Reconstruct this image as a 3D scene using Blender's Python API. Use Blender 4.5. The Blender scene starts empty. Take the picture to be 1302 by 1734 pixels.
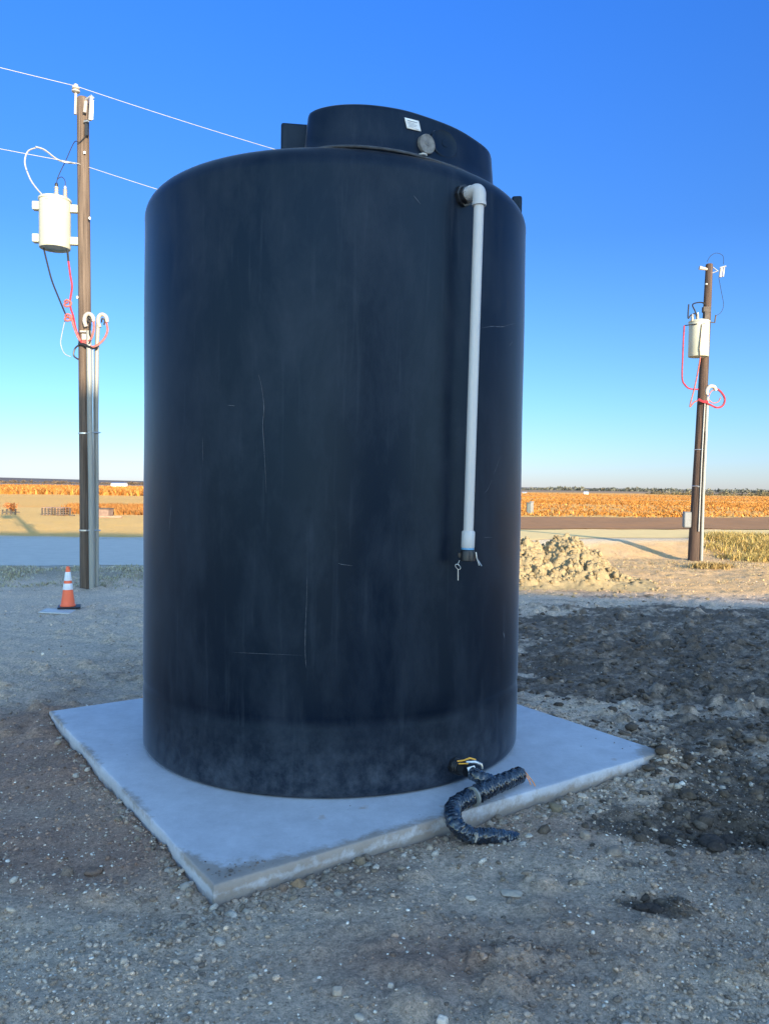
import bpy, math, random
import numpy as np
from mathutils import Vector, Matrix

S = bpy.context.scene
COL = S.collection
R = math.radians
rnd = random.Random(11)
rng = np.random.default_rng(5)

# ------------------------------------------------------------------ camera
F, PITCH, ROLL, CZ = 1331.0, 0.0318, 0.0135, 1.735
PW, PH = 1302.0, 1734.0
cam = bpy.data.cameras.new('camera')
cam.sensor_fit = 'HORIZONTAL'; cam.sensor_width = 36.0
cam.lens = 36.0 * F / PW; cam.clip_start = 0.05; cam.clip_end = 20000
camo = bpy.data.objects.new('camera', cam); COL.objects.link(camo)
cp, sp, cr, sr = math.cos(PITCH), math.sin(PITCH), math.cos(ROLL), math.sin(ROLL)
FW = Vector((0, cp, -sp)); UP0 = Vector((0, sp, cp)); RT0 = Vector((1, 0, 0))
RT = RT0 * cr + UP0 * sr; UP = UP0 * cr - RT0 * sr
camo.matrix_world = Matrix(((RT.x, UP.x, -FW.x, 0), (RT.y, UP.y, -FW.y, 0), (RT.z, UP.z, -FW.z, CZ), (0, 0, 0, 1)))
S.camera = camo

# ------------------------------------------------------------------ light
SUN_EL, SUN_AZ = 11.4, 153.0            # azimuth clockwise from +Y: the sun is behind and to the right
w = bpy.data.worlds.new('World'); S.world = w; w.use_nodes = True
wn = w.node_tree; wn.nodes.clear()
wo = wn.nodes.new('ShaderNodeOutputWorld'); wb = wn.nodes.new('ShaderNodeBackground')
ws = wn.nodes.new('ShaderNodeTexSky'); ws.sky_type = 'NISHITA'; ws.sun_disc = False
ws.sun_elevation = R(SUN_EL); ws.sun_rotation = R(SUN_AZ)
ws.air_density = 1.0; ws.dust_density = 0.35; ws.ozone_density = 3.0; ws.altitude = 300
# sky gain by direction: dimmed ahead, boosted overhead and sunward as added fill light
wtc = wn.nodes.new('ShaderNodeTexCoord'); wsep = wn.nodes.new('ShaderNodeSeparateXYZ'); wn.links.new(wtc.outputs['Generated'], wsep.inputs[0])
wr = wn.nodes.new('ShaderNodeValToRGB'); wn.links.new(wsep.outputs[2], wr.inputs[0])
for i, (p_, c_) in enumerate([(0.0, (.36, .395, .62)), (.10, (.29, .40, .56)), (.30, (.19, .35, .60)), (.52, (.165, .41, .82)), (.72, (.45, .75, 1.0))]):
    e_ = wr.color_ramp.elements[i] if i < 2 else wr.color_ramp.elements.new(p_)
    e_.position = p_; e_.color = (*c_, 1)
def wmap(src, a, b_):
    n_ = wn.nodes.new('ShaderNodeMapRange'); n_.interpolation_type = 'SMOOTHSTEP'; n_.inputs['From Min'].default_value = a; n_.inputs['From Max'].default_value = b_
    wn.links.new(src, n_.inputs['Value']); return n_.outputs[0]
wmx = wn.nodes.new('ShaderNodeMath'); wmx.operation = 'MAXIMUM'
wn.links.new(wmap(wsep.outputs[2], .60, .85), wmx.inputs[0]); wn.links.new(wmap(wsep.outputs[1], .10, -.45), wmx.inputs[1])
wmix = wn.nodes.new('ShaderNodeMix'); wmix.data_type = 'RGBA'; wn.links.new(wmx.outputs[0], wmix.inputs['Factor'])
wn.links.new(wr.outputs[0], wmix.inputs['A']); wmix.inputs['B'].default_value = (1.62, 1.62, 1.52, 1)
wmul = wn.nodes.new('ShaderNodeVectorMath'); wmul.operation = 'MULTIPLY'
wn.links.new(ws.outputs[0], wmul.inputs[0]); wn.links.new(wmix.outputs['Result'], wmul.inputs[1])
wn.links.new(wmul.outputs[0], wb.inputs[0]); wb.inputs[1].default_value = 0.15
wn.links.new(wb.outputs[0], wo.inputs[0])
sl = bpy.data.lights.new('sun', 'SUN'); sl.energy = 4.0; sl.angle = R(0.5); sl.color = (1.0, 0.84, 0.60)
so = bpy.data.objects.new('sun', sl); COL.objects.link(so)
sd = Vector((math.sin(R(SUN_AZ)) * math.cos(R(SUN_EL)), math.cos(R(SUN_AZ)) * math.cos(R(SUN_EL)), math.sin(R(SUN_EL))))
so.rotation_euler = sd.to_track_quat('Z', 'Y').to_euler(); so.location = sd * 60
S.view_settings.view_transform = 'Standard'; S.view_settings.look = 'None'
S.view_settings.exposure = 1.56; S.view_settings.gamma = 1.0

# ------------------------------------------------------------------ helpers
def ray(px, py, Y):
    """world point at forward distance Y that lies on the sight line of a photo pixel"""
    a = (px - PW / 2) / F; b = -(py - PH / 2) / F
    d = FW + RT * a + UP * b
    t = Y / d.y
    return Vector((d.x * t, Y, CZ + d.z * t))

def at(px, py, z):
    a = (px - PW / 2) / F; b = -(py - PH / 2) / F
    d = FW + RT * a + UP * b
    t = (z - CZ) / d.z
    return Vector((d.x * t, d.y * t, z))

def tag(o, label=None, cat=None, group=None, kind=None):
    if label: o['label'] = label
    if cat: o['category'] = cat
    if group: o['group'] = group
    if kind: o['kind'] = kind
    return o

def empty(name, loc, label=None, cat=None, group=None):
    o = bpy.data.objects.new(name, None); COL.objects.link(o)
    o.location = loc; o.empty_display_size = 0.2
    return tag(o, label, cat, group)

def root_loc(p):
    v = Vector((0, 0, 0))
    while p: v += p.location; p = p.parent
    return v

class MB:
    def __init__(s): s.v = []; s.f = []; s.c = []
    def add(s, vs, fs, c=None):
        n = len(s.v); s.v += [tuple(v) for v in vs]; s.f += [tuple(i + n for i in f) for f in fs]
        if c is not None: s.c += [c] * len(vs)
        return s
    def box(s, c, size, M=None, c_=None):
        x, y, z = (size[0] / 2, size[1] / 2, size[2] / 2)
        vs = [Vector((i * x, j * y, k * z)) for i in (-1, 1) for j in (-1, 1) for k in (-1, 1)]
        if M is not None: vs = [M @ v for v in vs]
        c = Vector(c)
        return s.add([v + c for v in vs], [(0, 1, 3, 2), (4, 6, 7, 5), (0, 4, 5, 1), (2, 3, 7, 6), (0, 2, 6, 4), (1, 5, 7, 3)], c_)
    def tube(s, pts, r, n=10, cap=True, rf=None):
        pts = [Vector(p) for p in pts]; m = len(pts); rs = r if isinstance(r, (list, tuple)) else [r] * m
        prev = None; vs = []
        for i, p in enumerate(pts):
            t = (pts[min(i + 1, m - 1)] - pts[max(i - 1, 0)]).normalized()
            if prev is None:
                a = t.orthogonal().normalized()
            else:
                a = (prev - t * prev.dot(t)).normalized()
            prev = a; b = t.cross(a)
            for k in range(n):
                th = 2 * math.pi * k / n
                rr = rs[i] * (rf(i, th) if rf else 1)
                vs.append(p + (a * math.cos(th) + b * math.sin(th)) * rr)
        fs = [(i * n + k, i * n + (k + 1) % n, (i + 1) * n + (k + 1) % n, (i + 1) * n + k) for i in range(m - 1) for k in range(n)]
        if cap: fs += [tuple(range(n - 1, -1, -1)), tuple((m - 1) * n + k for k in range(n))]
        return s.add(vs, fs)
    def lathe(s, c, prof, n=32, M=None, cap=True):
        """prof: list of (radius, height); axis Z, optional rotation M"""
        c = Vector(c); vs = []
        for r_, z in prof:
            for k in range(n):
                th = 2 * math.pi * k / n; v = Vector((r_ * math.cos(th), r_ * math.sin(th), z))
                vs.append((M @ v if M is not None else v) + c)
        m = len(prof)
        fs = [(i * n + k, i * n + (k + 1) % n, (i + 1) * n + (k + 1) % n, (i + 1) * n + k) for i in range(m - 1) for k in range(n)]
        if cap: fs += [tuple(range(n - 1, -1, -1)), tuple((m - 1) * n + k for k in range(n))]
        return s.add(vs, fs)
    def build(s, name, m, parent=None, smooth=True, bevel=0, auto=35):
        me = bpy.data.meshes.new(name)
        off = root_loc(parent) if parent else Vector((0, 0, 0))
        me.from_pydata([(v[0] - off.x, v[1] - off.y, v[2] - off.z) for v in s.v], [], s.f)
        if s.c:
            ca = me.color_attributes.new('tint', 'FLOAT_COLOR', 'POINT')
            ca.data.foreach_set('color', np.array([(*c, 1) for c in s.c], dtype=np.float32).ravel())
        me.materials.append(m); me.update()
        if smooth:
            me.polygons.foreach_set('use_smooth', [True] * len(me.polygons))
            try: me.set_sharp_from_angle(angle=R(auto))
            except Exception: pass
        o = bpy.data.objects.new(name, me); COL.objects.link(o)
        if parent: o.parent = parent
        if bevel:
            b = o.modifiers.new('bevel', 'BEVEL'); b.width = bevel; b.segments = 2; b.limit_method = 'ANGLE'; b.angle_limit = R(40)
        return o

def crom(pts, n=8, closed=False):
    P = [Vector(p) for p in pts]; out = []; m = len(P)
    g = (lambda i: P[i % m]) if closed else (lambda i: P[max(0, min(m - 1, i))])
    for i in range(m if closed else m - 1):
        a, b, c, d = g(i - 1), g(i), g(i + 1), g(i + 2)
        for k in range(n):
            t = k / n
            out.append(0.5 * ((2 * b) + (c - a) * t + (2 * a - 5 * b + 4 * c - d) * t * t + (3 * b - a - 3 * c + d) * t ** 3))
    if not closed: out.append(P[-1])
    return out

# ------------------------------------------------------------------ materials
def newmat(name):
    m = bpy.data.materials.new(name); m.use_nodes = True
    nt = m.node_tree; b = nt.nodes['Principled BSDF']; return m, nt, b

def N(nt, t, **kw):
    n = nt.nodes.new(t)
    for k, v in kw.items():
        if k in n.inputs: n.inputs[k].default_value = v
        else: setattr(n, k, v)
    return n

def simple(name, col, rough=0.5, metal=0.0, var=0.25, scale=8.0, bump=0.0, bscale=40.0, stretch=(1, 1, 1), spec=0.5):
    """base colour with noise variation and optional bump"""
    m, nt, b = newmat(name); L = nt.links.new
    tc = N(nt, 'ShaderNodeTexCoord'); mp = N(nt, 'ShaderNodeMapping'); mp.inputs['Scale'].default_value = stretch
    L(tc.outputs['Object'], mp.inputs['Vector'])
    n1 = N(nt, 'ShaderNodeTexNoise'); n1.inputs['Scale'].default_value = scale; n1.inputs['Detail'].default_value = 8
    n1.inputs['Roughness'].default_value = 0.65
    L(mp.outputs[0], n1.inputs['Vector'])
    r = N(nt, 'ShaderNodeValToRGB'); r.color_ramp.elements[0].position = 0.3; r.color_ramp.elements[1].position = 0.7
    r.color_ramp.elements[0].color = (*[c * (1 - var) for c in col], 1)
    r.color_ramp.elements[1].color = (*[min(1, c * (1 + var)) for c in col], 1)
    L(n1.outputs['Fac'], r.inputs[0]); L(r.outputs[0], b.inputs['Base Color'])
    b.inputs['Roughness'].default_value = rough; b.inputs['Metallic'].default_value = metal
    b.inputs['Specular IOR Level'].default_value = spec
    if bump:
        n2 = N(nt, 'ShaderNodeTexNoise'); n2.inputs['Scale'].default_value = bscale; n2.inputs['Detail'].default_value = 6
        L(mp.outputs[0], n2.inputs['Vector'])
        bp = N(nt, 'ShaderNodeBump'); bp.inputs['Strength'].default_value = bump; bp.inputs['Distance'].default_value = 0.01
        L(n2.outputs['Fac'], bp.inputs['Height']); L(bp.outputs[0], b.inputs['Normal'])
    return m

def tinted(name, rough=0.9, scale=30.0, var=0.35, bump=0.6, bscale=120.0, bdist=0.01, spec=0.2, fine=None, coord='Object'):
    """colour comes from the mesh's own soil or rock tint, broken up by noise"""
    m, nt, b = newmat(name); L = nt.links.new
    at_ = N(nt, 'ShaderNodeAttribute'); at_.attribute_name = 'tint'
    tc = N(nt, 'ShaderNodeTexCoord')
    n1 = N(nt, 'ShaderNodeTexNoise'); n1.inputs['Scale'].default_value = scale; n1.inputs['Detail'].default_value = 10
    n1.inputs['Roughness'].default_value = 0.82; L(tc.outputs[coord], n1.inputs['Vector'])
    mr = N(nt, 'ShaderNodeMapRange'); mr.inputs['From Min'].default_value = 0.32; mr.inputs['From Max'].default_value = 0.68
    mr.inputs['To Min'].default_value = 1 - var; mr.inputs['To Max'].default_value = 1 + var
    L(n1.outputs['Fac'], mr.inputs['Value'])
    mx = N(nt, 'ShaderNodeVectorMath', operation='SCALE'); L(at_.outputs['Color'], mx.inputs[0]); L(mr.outputs[0], mx.inputs['Scale'])
    last = mx.outputs[0]
    n2 = N(nt, 'ShaderNodeTexNoise'); n2.inputs['Scale'].default_value = bscale; n2.inputs['Detail'].default_value = 8
    n2.inputs['Roughness'].default_value = 0.7; L(tc.outputs[coord], n2.inputs['Vector'])
    hgt = n2.outputs['Fac']
    if fine:
        # pale chips and dark crumbs in the soil
        vo = N(nt, 'ShaderNodeTexVoronoi'); vo.inputs['Scale'].default_value = fine; L(tc.outputs[coord], vo.inputs['Vector'])
        vr = N(nt, 'ShaderNodeMapRange'); vr.inputs['From Min'].default_value = 0.30; vr.inputs['From Max'].default_value = 0.16
        L(vo.outputs['Distance'], vr.inputs['Value'])
        sep = N(nt, 'ShaderNodeSeparateColor'); L(vo.outputs['Color'], sep.inputs[0])
        gt = N(nt, 'ShaderNodeMapRange'); gt.inputs['From Min'].default_value = 0.80; gt.inputs['From Max'].default_value = 0.9; L(sep.outputs[0], gt.inputs['Value'])
        ml = N(nt, 'ShaderNodeMath', operation='MULTIPLY'); L(vr.outputs[0], ml.inputs[0]); L(gt.outputs[0], ml.inputs[1])
        m2 = N(nt, 'ShaderNodeMath', operation='MULTIPLY'); L(ml.outputs[0], m2.inputs[0]); m2.inputs[1].default_value = 0.7
        mc = N(nt, 'ShaderNodeMix', data_type='RGBA'); L(m2.outputs[0], mc.inputs['Factor']); L(last, mc.inputs['A'])
        mc.inputs['B'].default_value = (0.74, 0.68, 0.60, 1); last = mc.outputs['Result']
        ad = N(nt, 'ShaderNodeMath', operation='ADD'); L(hgt, ad.inputs[0]); L(ml.outputs[0], ad.inputs[1]); hgt = ad.outputs[0]
    L(last, b.inputs['Base Color'])
    bp = N(nt, 'ShaderNodeBump'); bp.inputs['Strength'].default_value = bump; bp.inputs['Distance'].default_value = bdist
    L(hgt, bp.inputs['Height']); L(bp.outputs[0], b.inputs['Normal'])
    b.inputs['Roughness'].default_value = rough; b.inputs['Specular IOR Level'].default_value = spec
    return m

M = {}
M['soil'] = tinted('soil', scale=40, var=0.66, bump=1.0, bscale=80, bdist=0.024, fine=85.0)
M['rock'] = tinted('rock', scale=60, var=0.25, bump=0.5, bscale=220, bdist=0.004)
M['clod'] = tinted('clod', scale=22, var=0.3, bump=1.0, bscale=60, bdist=0.02)
M['blade'] = tinted('dry_blade', scale=6, var=0.3, bump=0.0, rough=0.8)
M['pvc'] = simple('white_pvc', (0.52, 0.50, 0.49), 0.35, var=0.05, scale=20, stretch=(1, 1, .1))
M['blackplastic'] = simple('black_plastic', (0.012, 0.013, 0.016), 0.4, var=0.2)
M['blue'] = simple('blue_ring', (0.10, 0.32, 0.55), 0.4, var=0.1)
M['steel'] = simple('galvanised_steel', (0.55, 0.56, 0.57), 0.35, 0.8, var=0.2)
M['cream'] = simple('transformer_paint', (0.44, 0.435, 0.345), 0.45, var=0.06, scale=5)
M['porcelain'] = simple('porcelain', (0.38, 0.34, 0.29), 0.25, var=0.15, scale=30)
M['conduit'] = simple('grey_conduit', (0.25, 0.25, 0.225), 0.45, var=0.12, scale=6, stretch=(1, 1, .15))
M['cable'] = simple('black_cable', (0.012, 0.012, 0.014), 0.45, var=0.2)
M['red'] = simple('red_cable', (0.30, 0.022, 0.035), 0.5, var=0.5, scale=14)
M['pink'] = simple('red_wrap', (0.34, 0.10, 0.085), 0.55, var=0.4, scale=18)
M['alu'] = simple('aluminium_wire', (0.30, 0.30, 0.29), 0.5, 0.1, var=0.1)
M['orange'] = simple('cone_orange', (1.0, 0.155, 0.06), 0.5, var=0.08, scale=10)
M['reflect'] = simple('cone_white', (0.78, 0.78, 0.80), 0.4, var=0.05)
M['whitepaint'] = simple('white_paint', (0.75, 0.75, 0.73), 0.6, var=0.1)
M['yellow'] = simple('yellow_strap', (0.75, 0.36, 0.04), 0.5, var=0.3, scale=30)
M['ropeorange'] = simple('orange_rope', (0.80, 0.30, 0.08), 0.7, var=0.25, scale=60)
M['disc'] = simple('scuffed_disc', (0.16, 0.155, 0.15), 0.6, var=0.6, scale=25, bump=0.4)
M['darkwood'] = simple('dark_timber', (0.07, 0.055, 0.045), 0.8, var=0.4)
M['tanwood'] = simple('tan_timber', (0.28, 0.17, 0.12), 0.8, var=0.3)
M['meter'] = simple('meter_grey', (0.15, 0.16, 0.17), 0.6, var=0.15)
M['pedestal'] = simple('pedestal_grey', (0.055, 0.075, 0.08), 0.6, var=0.2)

# creosoted pole wood with long vertical checks
def pole_mat(name, c0, c1):
    m, nt, b = newmat(name); L = nt.links.new
    tc = N(nt, 'ShaderNodeTexCoord'); mp = N(nt, 'ShaderNodeMapping'); mp.inputs['Scale'].default_value = (40, 40, 1.2)
    L(tc.outputs['Object'], mp.inputs['Vector'])
    n1 = N(nt, 'ShaderNodeTexNoise'); n1.inputs['Scale'].default_value = 1.0; n1.inputs['Detail'].default_value = 8; L(mp.outputs[0], n1.inputs['Vector'])
    r = N(nt, 'ShaderNodeValToRGB'); r.color_ramp.elements[0].position = .35; r.color_ramp.elements[1].position = .68
    r.color_ramp.elements[0].color = (*c0, 1); r.color_ramp.elements[1].color = (*c1, 1)
    L(n1.outputs['Fac'], r.inputs[0]); L(r.outputs[0], b.inputs['Base Color'])
    bp = N(nt, 'ShaderNodeBump'); bp.inputs['Strength'].default_value = .6; bp.inputs['Distance'].default_value = .01
    L(n1.outputs['Fac'], bp.inputs['Height']); L(bp.outputs[0], b.inputs['Normal']); b.inputs['Roughness'].default_value = .85
    return m
M['pole'] = pole_mat('pole_wood_weathered', (0.065, 0.043, 0.030), (0.16, 0.115, 0.085))
M['pole2'] = pole_mat('pole_wood_dark', (0.030, 0.018, 0.013), (0.10, 0.06, 0.042))

# black polyethylene tank wall
def poly_mat():
    m, nt, b = newmat('black_polyethylene'); L = nt.links.new
    tc = N(nt, 'ShaderNodeTexCoord')
    def noise(scale, stretch=(1, 1, 1), det=6, rgh=.6, dist=0):
        mp = N(nt, 'ShaderNodeMapping'); mp.inputs['Scale'].default_value = stretch; L(tc.outputs['Object'], mp.inputs['Vector'])
        n = N(nt, 'ShaderNodeTexNoise'); n.inputs['Scale'].default_value = scale; n.inputs['Detail'].default_value = det
        n.inputs['Roughness'].default_value = rgh; n.inputs['Distortion'].default_value = dist; L(mp.outputs[0], n.inputs['Vector']); return n.outputs['Fac']
    def rng_(v, a, b_, c, d):
        n = N(nt, 'ShaderNodeMapRange'); n.inputs['From Min'].default_value = a; n.inputs['From Max'].default_value = b_
        n.inputs['To Min'].default_value = c; n.inputs['To Max'].default_value = d; L(v, n.inputs['Value']); return n.outputs[0]
    def mul(a, c):
        n = N(nt, 'ShaderNodeMath', operation='MULTIPLY'); L(a, n.inputs[0])
        if isinstance(c, float): n.inputs[1].default_value = c
        else: L(c, n.inputs[1])
        return n.outputs[0]
    def add(a, c):
        n = N(nt, 'ShaderNodeMath', operation='ADD'); L(a, n.inputs[0]); L(c, n.inputs[1]); n.use_clamp = True; return n.outputs[0]
    cloud = rng_(noise(3.2, (1, 1, .45), 9, .7, .2), .44, .74, 0, .34)            # chalky dust clouds
    streak = rng_(noise(22, (1, 1, .06), 4, .6), .58, .80, 0, .28)             # run marks
    speck = rng_(noise(55, (1, 1, 1), 3, .6), .70, .78, 0, .5)                  # small scuffs
    sepz = N(nt, 'ShaderNodeSeparateXYZ'); L(tc.outputs['Object'], sepz.inputs[0])
    low = mul(rng_(sepz.outputs[2], .45, .0, 0, 1.2), rng_(noise(9, (1, 1, 1), 8, .75), .40, .68, 0.12, 1.0))  # splashed dust near the base
    dust = add(add(cloud, streak), add(mul(speck, cloud), low))
    # a few long thin scratches
    wv = N(nt, 'ShaderNodeTexVoronoi', feature='DISTANCE_TO_EDGE'); wmp = N(nt, 'ShaderNodeMapping'); wmp.inputs['Scale'].default_value = (1.6, 1.6, .55)
    L(tc.outputs['Object'], wmp.inputs['Vector']); L(wmp.outputs[0], wv.inputs['Vector']); wv.inputs['Scale'].default_value = 1.4
    scr = mul(rng_(wv.outputs['Distance'], .0028, .0008, 0, 1), rng_(noise(2.1, (1, 1, 1), 2), .52, .60, 0, .8))
    dust2 = dust
    mx = N(nt, 'ShaderNodeMix', data_type='RGBA'); L(dust2, mx.inputs['Factor'])
    mx.inputs['A'].default_value = (0.0015, 0.0045, 0.0125, 1); mx.inputs['B'].default_value = (0.050, 0.060, 0.078, 1)
    b.inputs['Sheen Weight'].default_value = .38; b.inputs['Sheen Roughness'].default_value = .25; b.inputs['Sheen Tint'].default_value = (.8, .88, 1, 1)
    L(mx.outputs['Result'], b.inputs['Base Color'])
    rr = rng_(dust2, 0, 1, .42, .68); L(rr, b.inputs['Roughness'])
    b.inputs['Specular IOR Level'].default_value = 0.27; b.inputs['Specular Tint'].default_value = (.50, .74, 1.0, 1)
    bp = N(nt, 'ShaderNodeBump'); bp.inputs['Strength'].default_value = .09; bp.inputs['Distance'].default_value = .02
    L(noise(2.6, (1, 1, .8), 3), bp.inputs['Height'])
    bp2 = N(nt, 'ShaderNodeBump'); bp2.inputs['Strength'].default_value = .15; bp2.inputs['Distance'].default_value = .002
    L(noise(160, (1, 1, 1), 3), bp2.inputs['Height']); L(bp.outputs[0], bp2.inputs['Normal']); L(bp2.outputs[0], b.inputs['Normal'])
    return m
M['poly'] = poly_mat()

def concrete_mat():
    m, nt, b = newmat('pad_concrete'); L = nt.links.new
    tc = N(nt, 'ShaderNodeTexCoord')
    n1 = N(nt, 'ShaderNodeTexNoise'); n1.inputs['Scale'].default_value = 1.6; n1.inputs['Detail'].default_value = 8; n1.inputs['Roughness'].default_value = .6
    L(tc.outputs['Object'], n1.inputs['Vector'])
    n1.inputs['Roughness'].default_value = .75
    r = N(nt, 'ShaderNodeValToRGB'); e = r.color_ramp.elements; e[0].position = .3; e[0].color = (.46, .46, .49, 1); e[1].position = .7; e[1].color = (.57, .57, .595, 1)
    L(n1.outputs['Fac'], r.inputs[0])
    # brown rust and mud stains
    n2 = N(nt, 'ShaderNodeTexNoise'); n2.inputs['Scale'].default_value = 7.5; n2.inputs['Detail'].default_value = 3
    L(tc.outputs['Object'], n2.inputs['Vector'])
    mr = N(nt, 'ShaderNodeMapRange'); mr.inputs['From Min'].default_value = .68; mr.inputs['From Max'].default_value = .76; mr.inputs['To Max'].default_value = .5
    L(n2.outputs['Fac'], mr.inputs['Value'])
    mx = N(nt, 'ShaderNodeMix', data_type='RGBA'); L(mr.outputs[0], mx.inputs['Factor']); L(r.outputs[0], mx.inputs['A']); mx.inputs['B'].default_value = (.40, .25, .15, 1)
    # mud film tracked on at the edges; on the side faces it paints shade
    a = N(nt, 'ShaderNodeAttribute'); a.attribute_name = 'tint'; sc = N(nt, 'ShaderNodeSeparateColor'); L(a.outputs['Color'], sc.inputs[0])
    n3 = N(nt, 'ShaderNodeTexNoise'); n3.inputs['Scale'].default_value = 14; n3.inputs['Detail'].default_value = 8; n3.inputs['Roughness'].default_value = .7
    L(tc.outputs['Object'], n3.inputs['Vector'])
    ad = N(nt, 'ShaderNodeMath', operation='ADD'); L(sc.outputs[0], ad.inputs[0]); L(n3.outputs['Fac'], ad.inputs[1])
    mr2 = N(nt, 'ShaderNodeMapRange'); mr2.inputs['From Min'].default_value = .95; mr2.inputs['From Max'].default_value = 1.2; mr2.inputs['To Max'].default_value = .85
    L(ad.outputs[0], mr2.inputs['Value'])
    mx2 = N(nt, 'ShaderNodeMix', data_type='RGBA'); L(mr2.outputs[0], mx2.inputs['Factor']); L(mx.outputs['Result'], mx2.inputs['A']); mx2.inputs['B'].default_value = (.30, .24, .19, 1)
    L(mx2.outputs['Result'], b.inputs['Base Color']); b.inputs['Roughness'].default_value = .62
    n4 = N(nt, 'ShaderNodeTexNoise'); n4.inputs['Scale'].default_value = 60; n4.inputs['Detail'].default_value = 6; L(tc.outputs['Object'], n4.inputs['Vector'])
    n5 = N(nt, 'ShaderNodeTexNoise'); n5.inputs['Scale'].default_value = 5; n5.inputs['Detail'].default_value = 12; n5.inputs['Roughness'].default_value = .85; L(tc.outputs['Object'], n5.inputs['Vector'])
    m5 = N(nt, 'ShaderNodeMapRange'); m5.inputs['From Min'].default_value = .3; m5.inputs['From Max'].default_value = .7; m5.inputs['To Min'].default_value = .80; m5.inputs['To Max'].default_value = 1.14; L(n5.outputs['Fac'], m5.inputs['Value'])
    s5 = N(nt, 'ShaderNodeVectorMath', operation='SCALE'); L(mx2.outputs['Result'], s5.inputs[0]); L(m5.outputs[0], s5.inputs['Scale']); L(s5.outputs[0], b.inputs['Base Color'])
    bp = N(nt, 'ShaderNodeBump'); bp.inputs['Strength'].default_value = .35; bp.inputs['Distance'].default_value = .004
    L(n4.outputs['Fac'], bp.inputs['Height']); L(bp.outputs[0], b.inputs['Normal'])
    return m
M['concrete'] = concrete_mat()

# ------------------------------------------------------------------ noise for terrain
def vnoise(x, y, seed=0):
    xi = np.floor(x).astype(np.int64); yi = np.floor(y).astype(np.int64); fx = x - xi; fy = y - yi
    fx = fx * fx * (3 - 2 * fx); fy = fy * fy * (3 - 2 * fy)
    def h(a, b):
        n = (a * 374761393 + b * 668265263 + seed * 1442695041) & 0xffffffff
        n = ((n ^ (n >> 13)) * 1274126177) & 0xffffffff
        return ((n ^ (n >> 16)) & 0xffff) / 65535.0
    return (h(xi, yi) * (1 - fx) + h(xi + 1, yi) * fx) * (1 - fy) + (h(xi, yi + 1) * (1 - fx) + h(xi + 1, yi + 1) * fx) * fy
def fbm(x, y, sc, oc=4, seed=0, g=.5):
    s = 0; a = 1; t = 0
    for i in range(oc):
        s = s + a * vnoise(x / sc * 2 ** i + 17.3 * i, y / sc * 2 ** i - 9.1 * i, seed + i); t += a; a *= g
    return s / t - .5
def cell(x, y, sc, seed=0):
    """distance to nearest jittered cell centre, and a random value of that cell"""
    X = x / sc; Y = y / sc; xi = np.floor(X).astype(np.int64); yi = np.floor(Y).astype(np.int64)
    best = np.full(np.shape(X), 9.0); val = np.zeros(np.shape(X))
    def h(a, b, k):
        n = (a * 374761393 + b * 668265263 + (seed + k) * 1442695041) & 0xffffffff
        n = ((n ^ (n >> 13)) * 1274126177) & 0xffffffff
        return ((n ^ (n >> 16)) & 0xffff) / 65535.0
    for i in (-1, 0, 1):
        for j in (-1, 0, 1):
            cx = xi + i + h(xi + i, yi + j, 1); cy = yi + j + h(xi + i, yi + j, 2)
            d = np.hypot(X - cx, Y - cy); v = h(xi + i, yi + j, 3)
            m = d < best; best = np.where(m, d, best); val = np.where(m, v, val)
    return best, val
def sm(t): t = np.clip(t, 0, 1); return t * t * (3 - 2 * t)

# the concrete pad (top at z = 0)
PN = np.array([-0.7174, 3.3463]); PTH = 0.613; PA, PB = 3.175, 3.135
PU = np.array([math.cos(PTH), math.sin(PTH)]); PV = np.array([-PU[1], PU[0]])
def pad_uv(x, y): return (x - PN[0]) * PU[0] + (y - PN[1]) * PU[1], (x - PN[0]) * PV[0] + (y - PN[1]) * PV[1]

NEAR = [(-60, 6), (-30, 12), (-8.6, 16.5), (-5.4, 17.2), (0, 19.7), (6.5, 22.6), (12, 24), (60, 30)]
FAR = [(-60, 24), (-30, 25.0), (-12, 25.8), (0, 27.0), (5, 27.6), (13, 29.4), (60, 38)]
ne = lambda x: np.interp(x, *zip(*NEAR)); fe = lambda x: np.interp(x, *zip(*FAR))
ASF = [(-6, 33), (-2, 36), (5, 39), (15, 42), (60, 56)]
af = lambda x: np.interp(x, *zip(*ASF))
def blob(x, y, c, r, a=1.0): return a * np.exp(-(((x - c[0]) / r[0]) ** 2 + ((y - c[1]) / r[1]) ** 2))
def gxy(px, py, z=-.09): v = at(px, py, z); return (v.x, v.y)
B_DARK = [(gxy(1220, 1405), (.20, .20), 1.), (gxy(1095, 1530), (.13, .07), 1.), (gxy(290, 1548), (.20, .12), .6),
          (gxy(1120, 1095), (3.4, 1.7), 1.25), (gxy(1000, 1165), (1.3, .42), 1.0), (gxy(1300, 1150), (1.6, .9), .9), (gxy(1290, 1335), (.55, .34), 1.0), (gxy(1230, 1270), (1.0, .5), .8), (gxy(1180, 1390), (.5, .35), .65), (gxy(1270, 1225), (1.1, .6), .6), (gxy(1080, 1045), (2.6, 1.6), .55), (gxy(1290, 1055), (2.2, 1.5), .5), (gxy(1060, 1400), (.5, .25), .6),
          (gxy(1180, 1300), (.45, .3), .7)]
B_BROWN = [(gxy(60, 1330), (.9, 1.0), 1.15), (gxy(220, 1450), (.6, .55), 1.1), (gxy(120, 1240), (.8, .6), .8), (gxy(880, 1400), (.7, .25), .8), (gxy(640, 1640), (.5, .3), .4), (gxy(850, 1640), (.7, .25), .5), (gxy(1100, 1600), (.8, .3), .25)]
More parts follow.
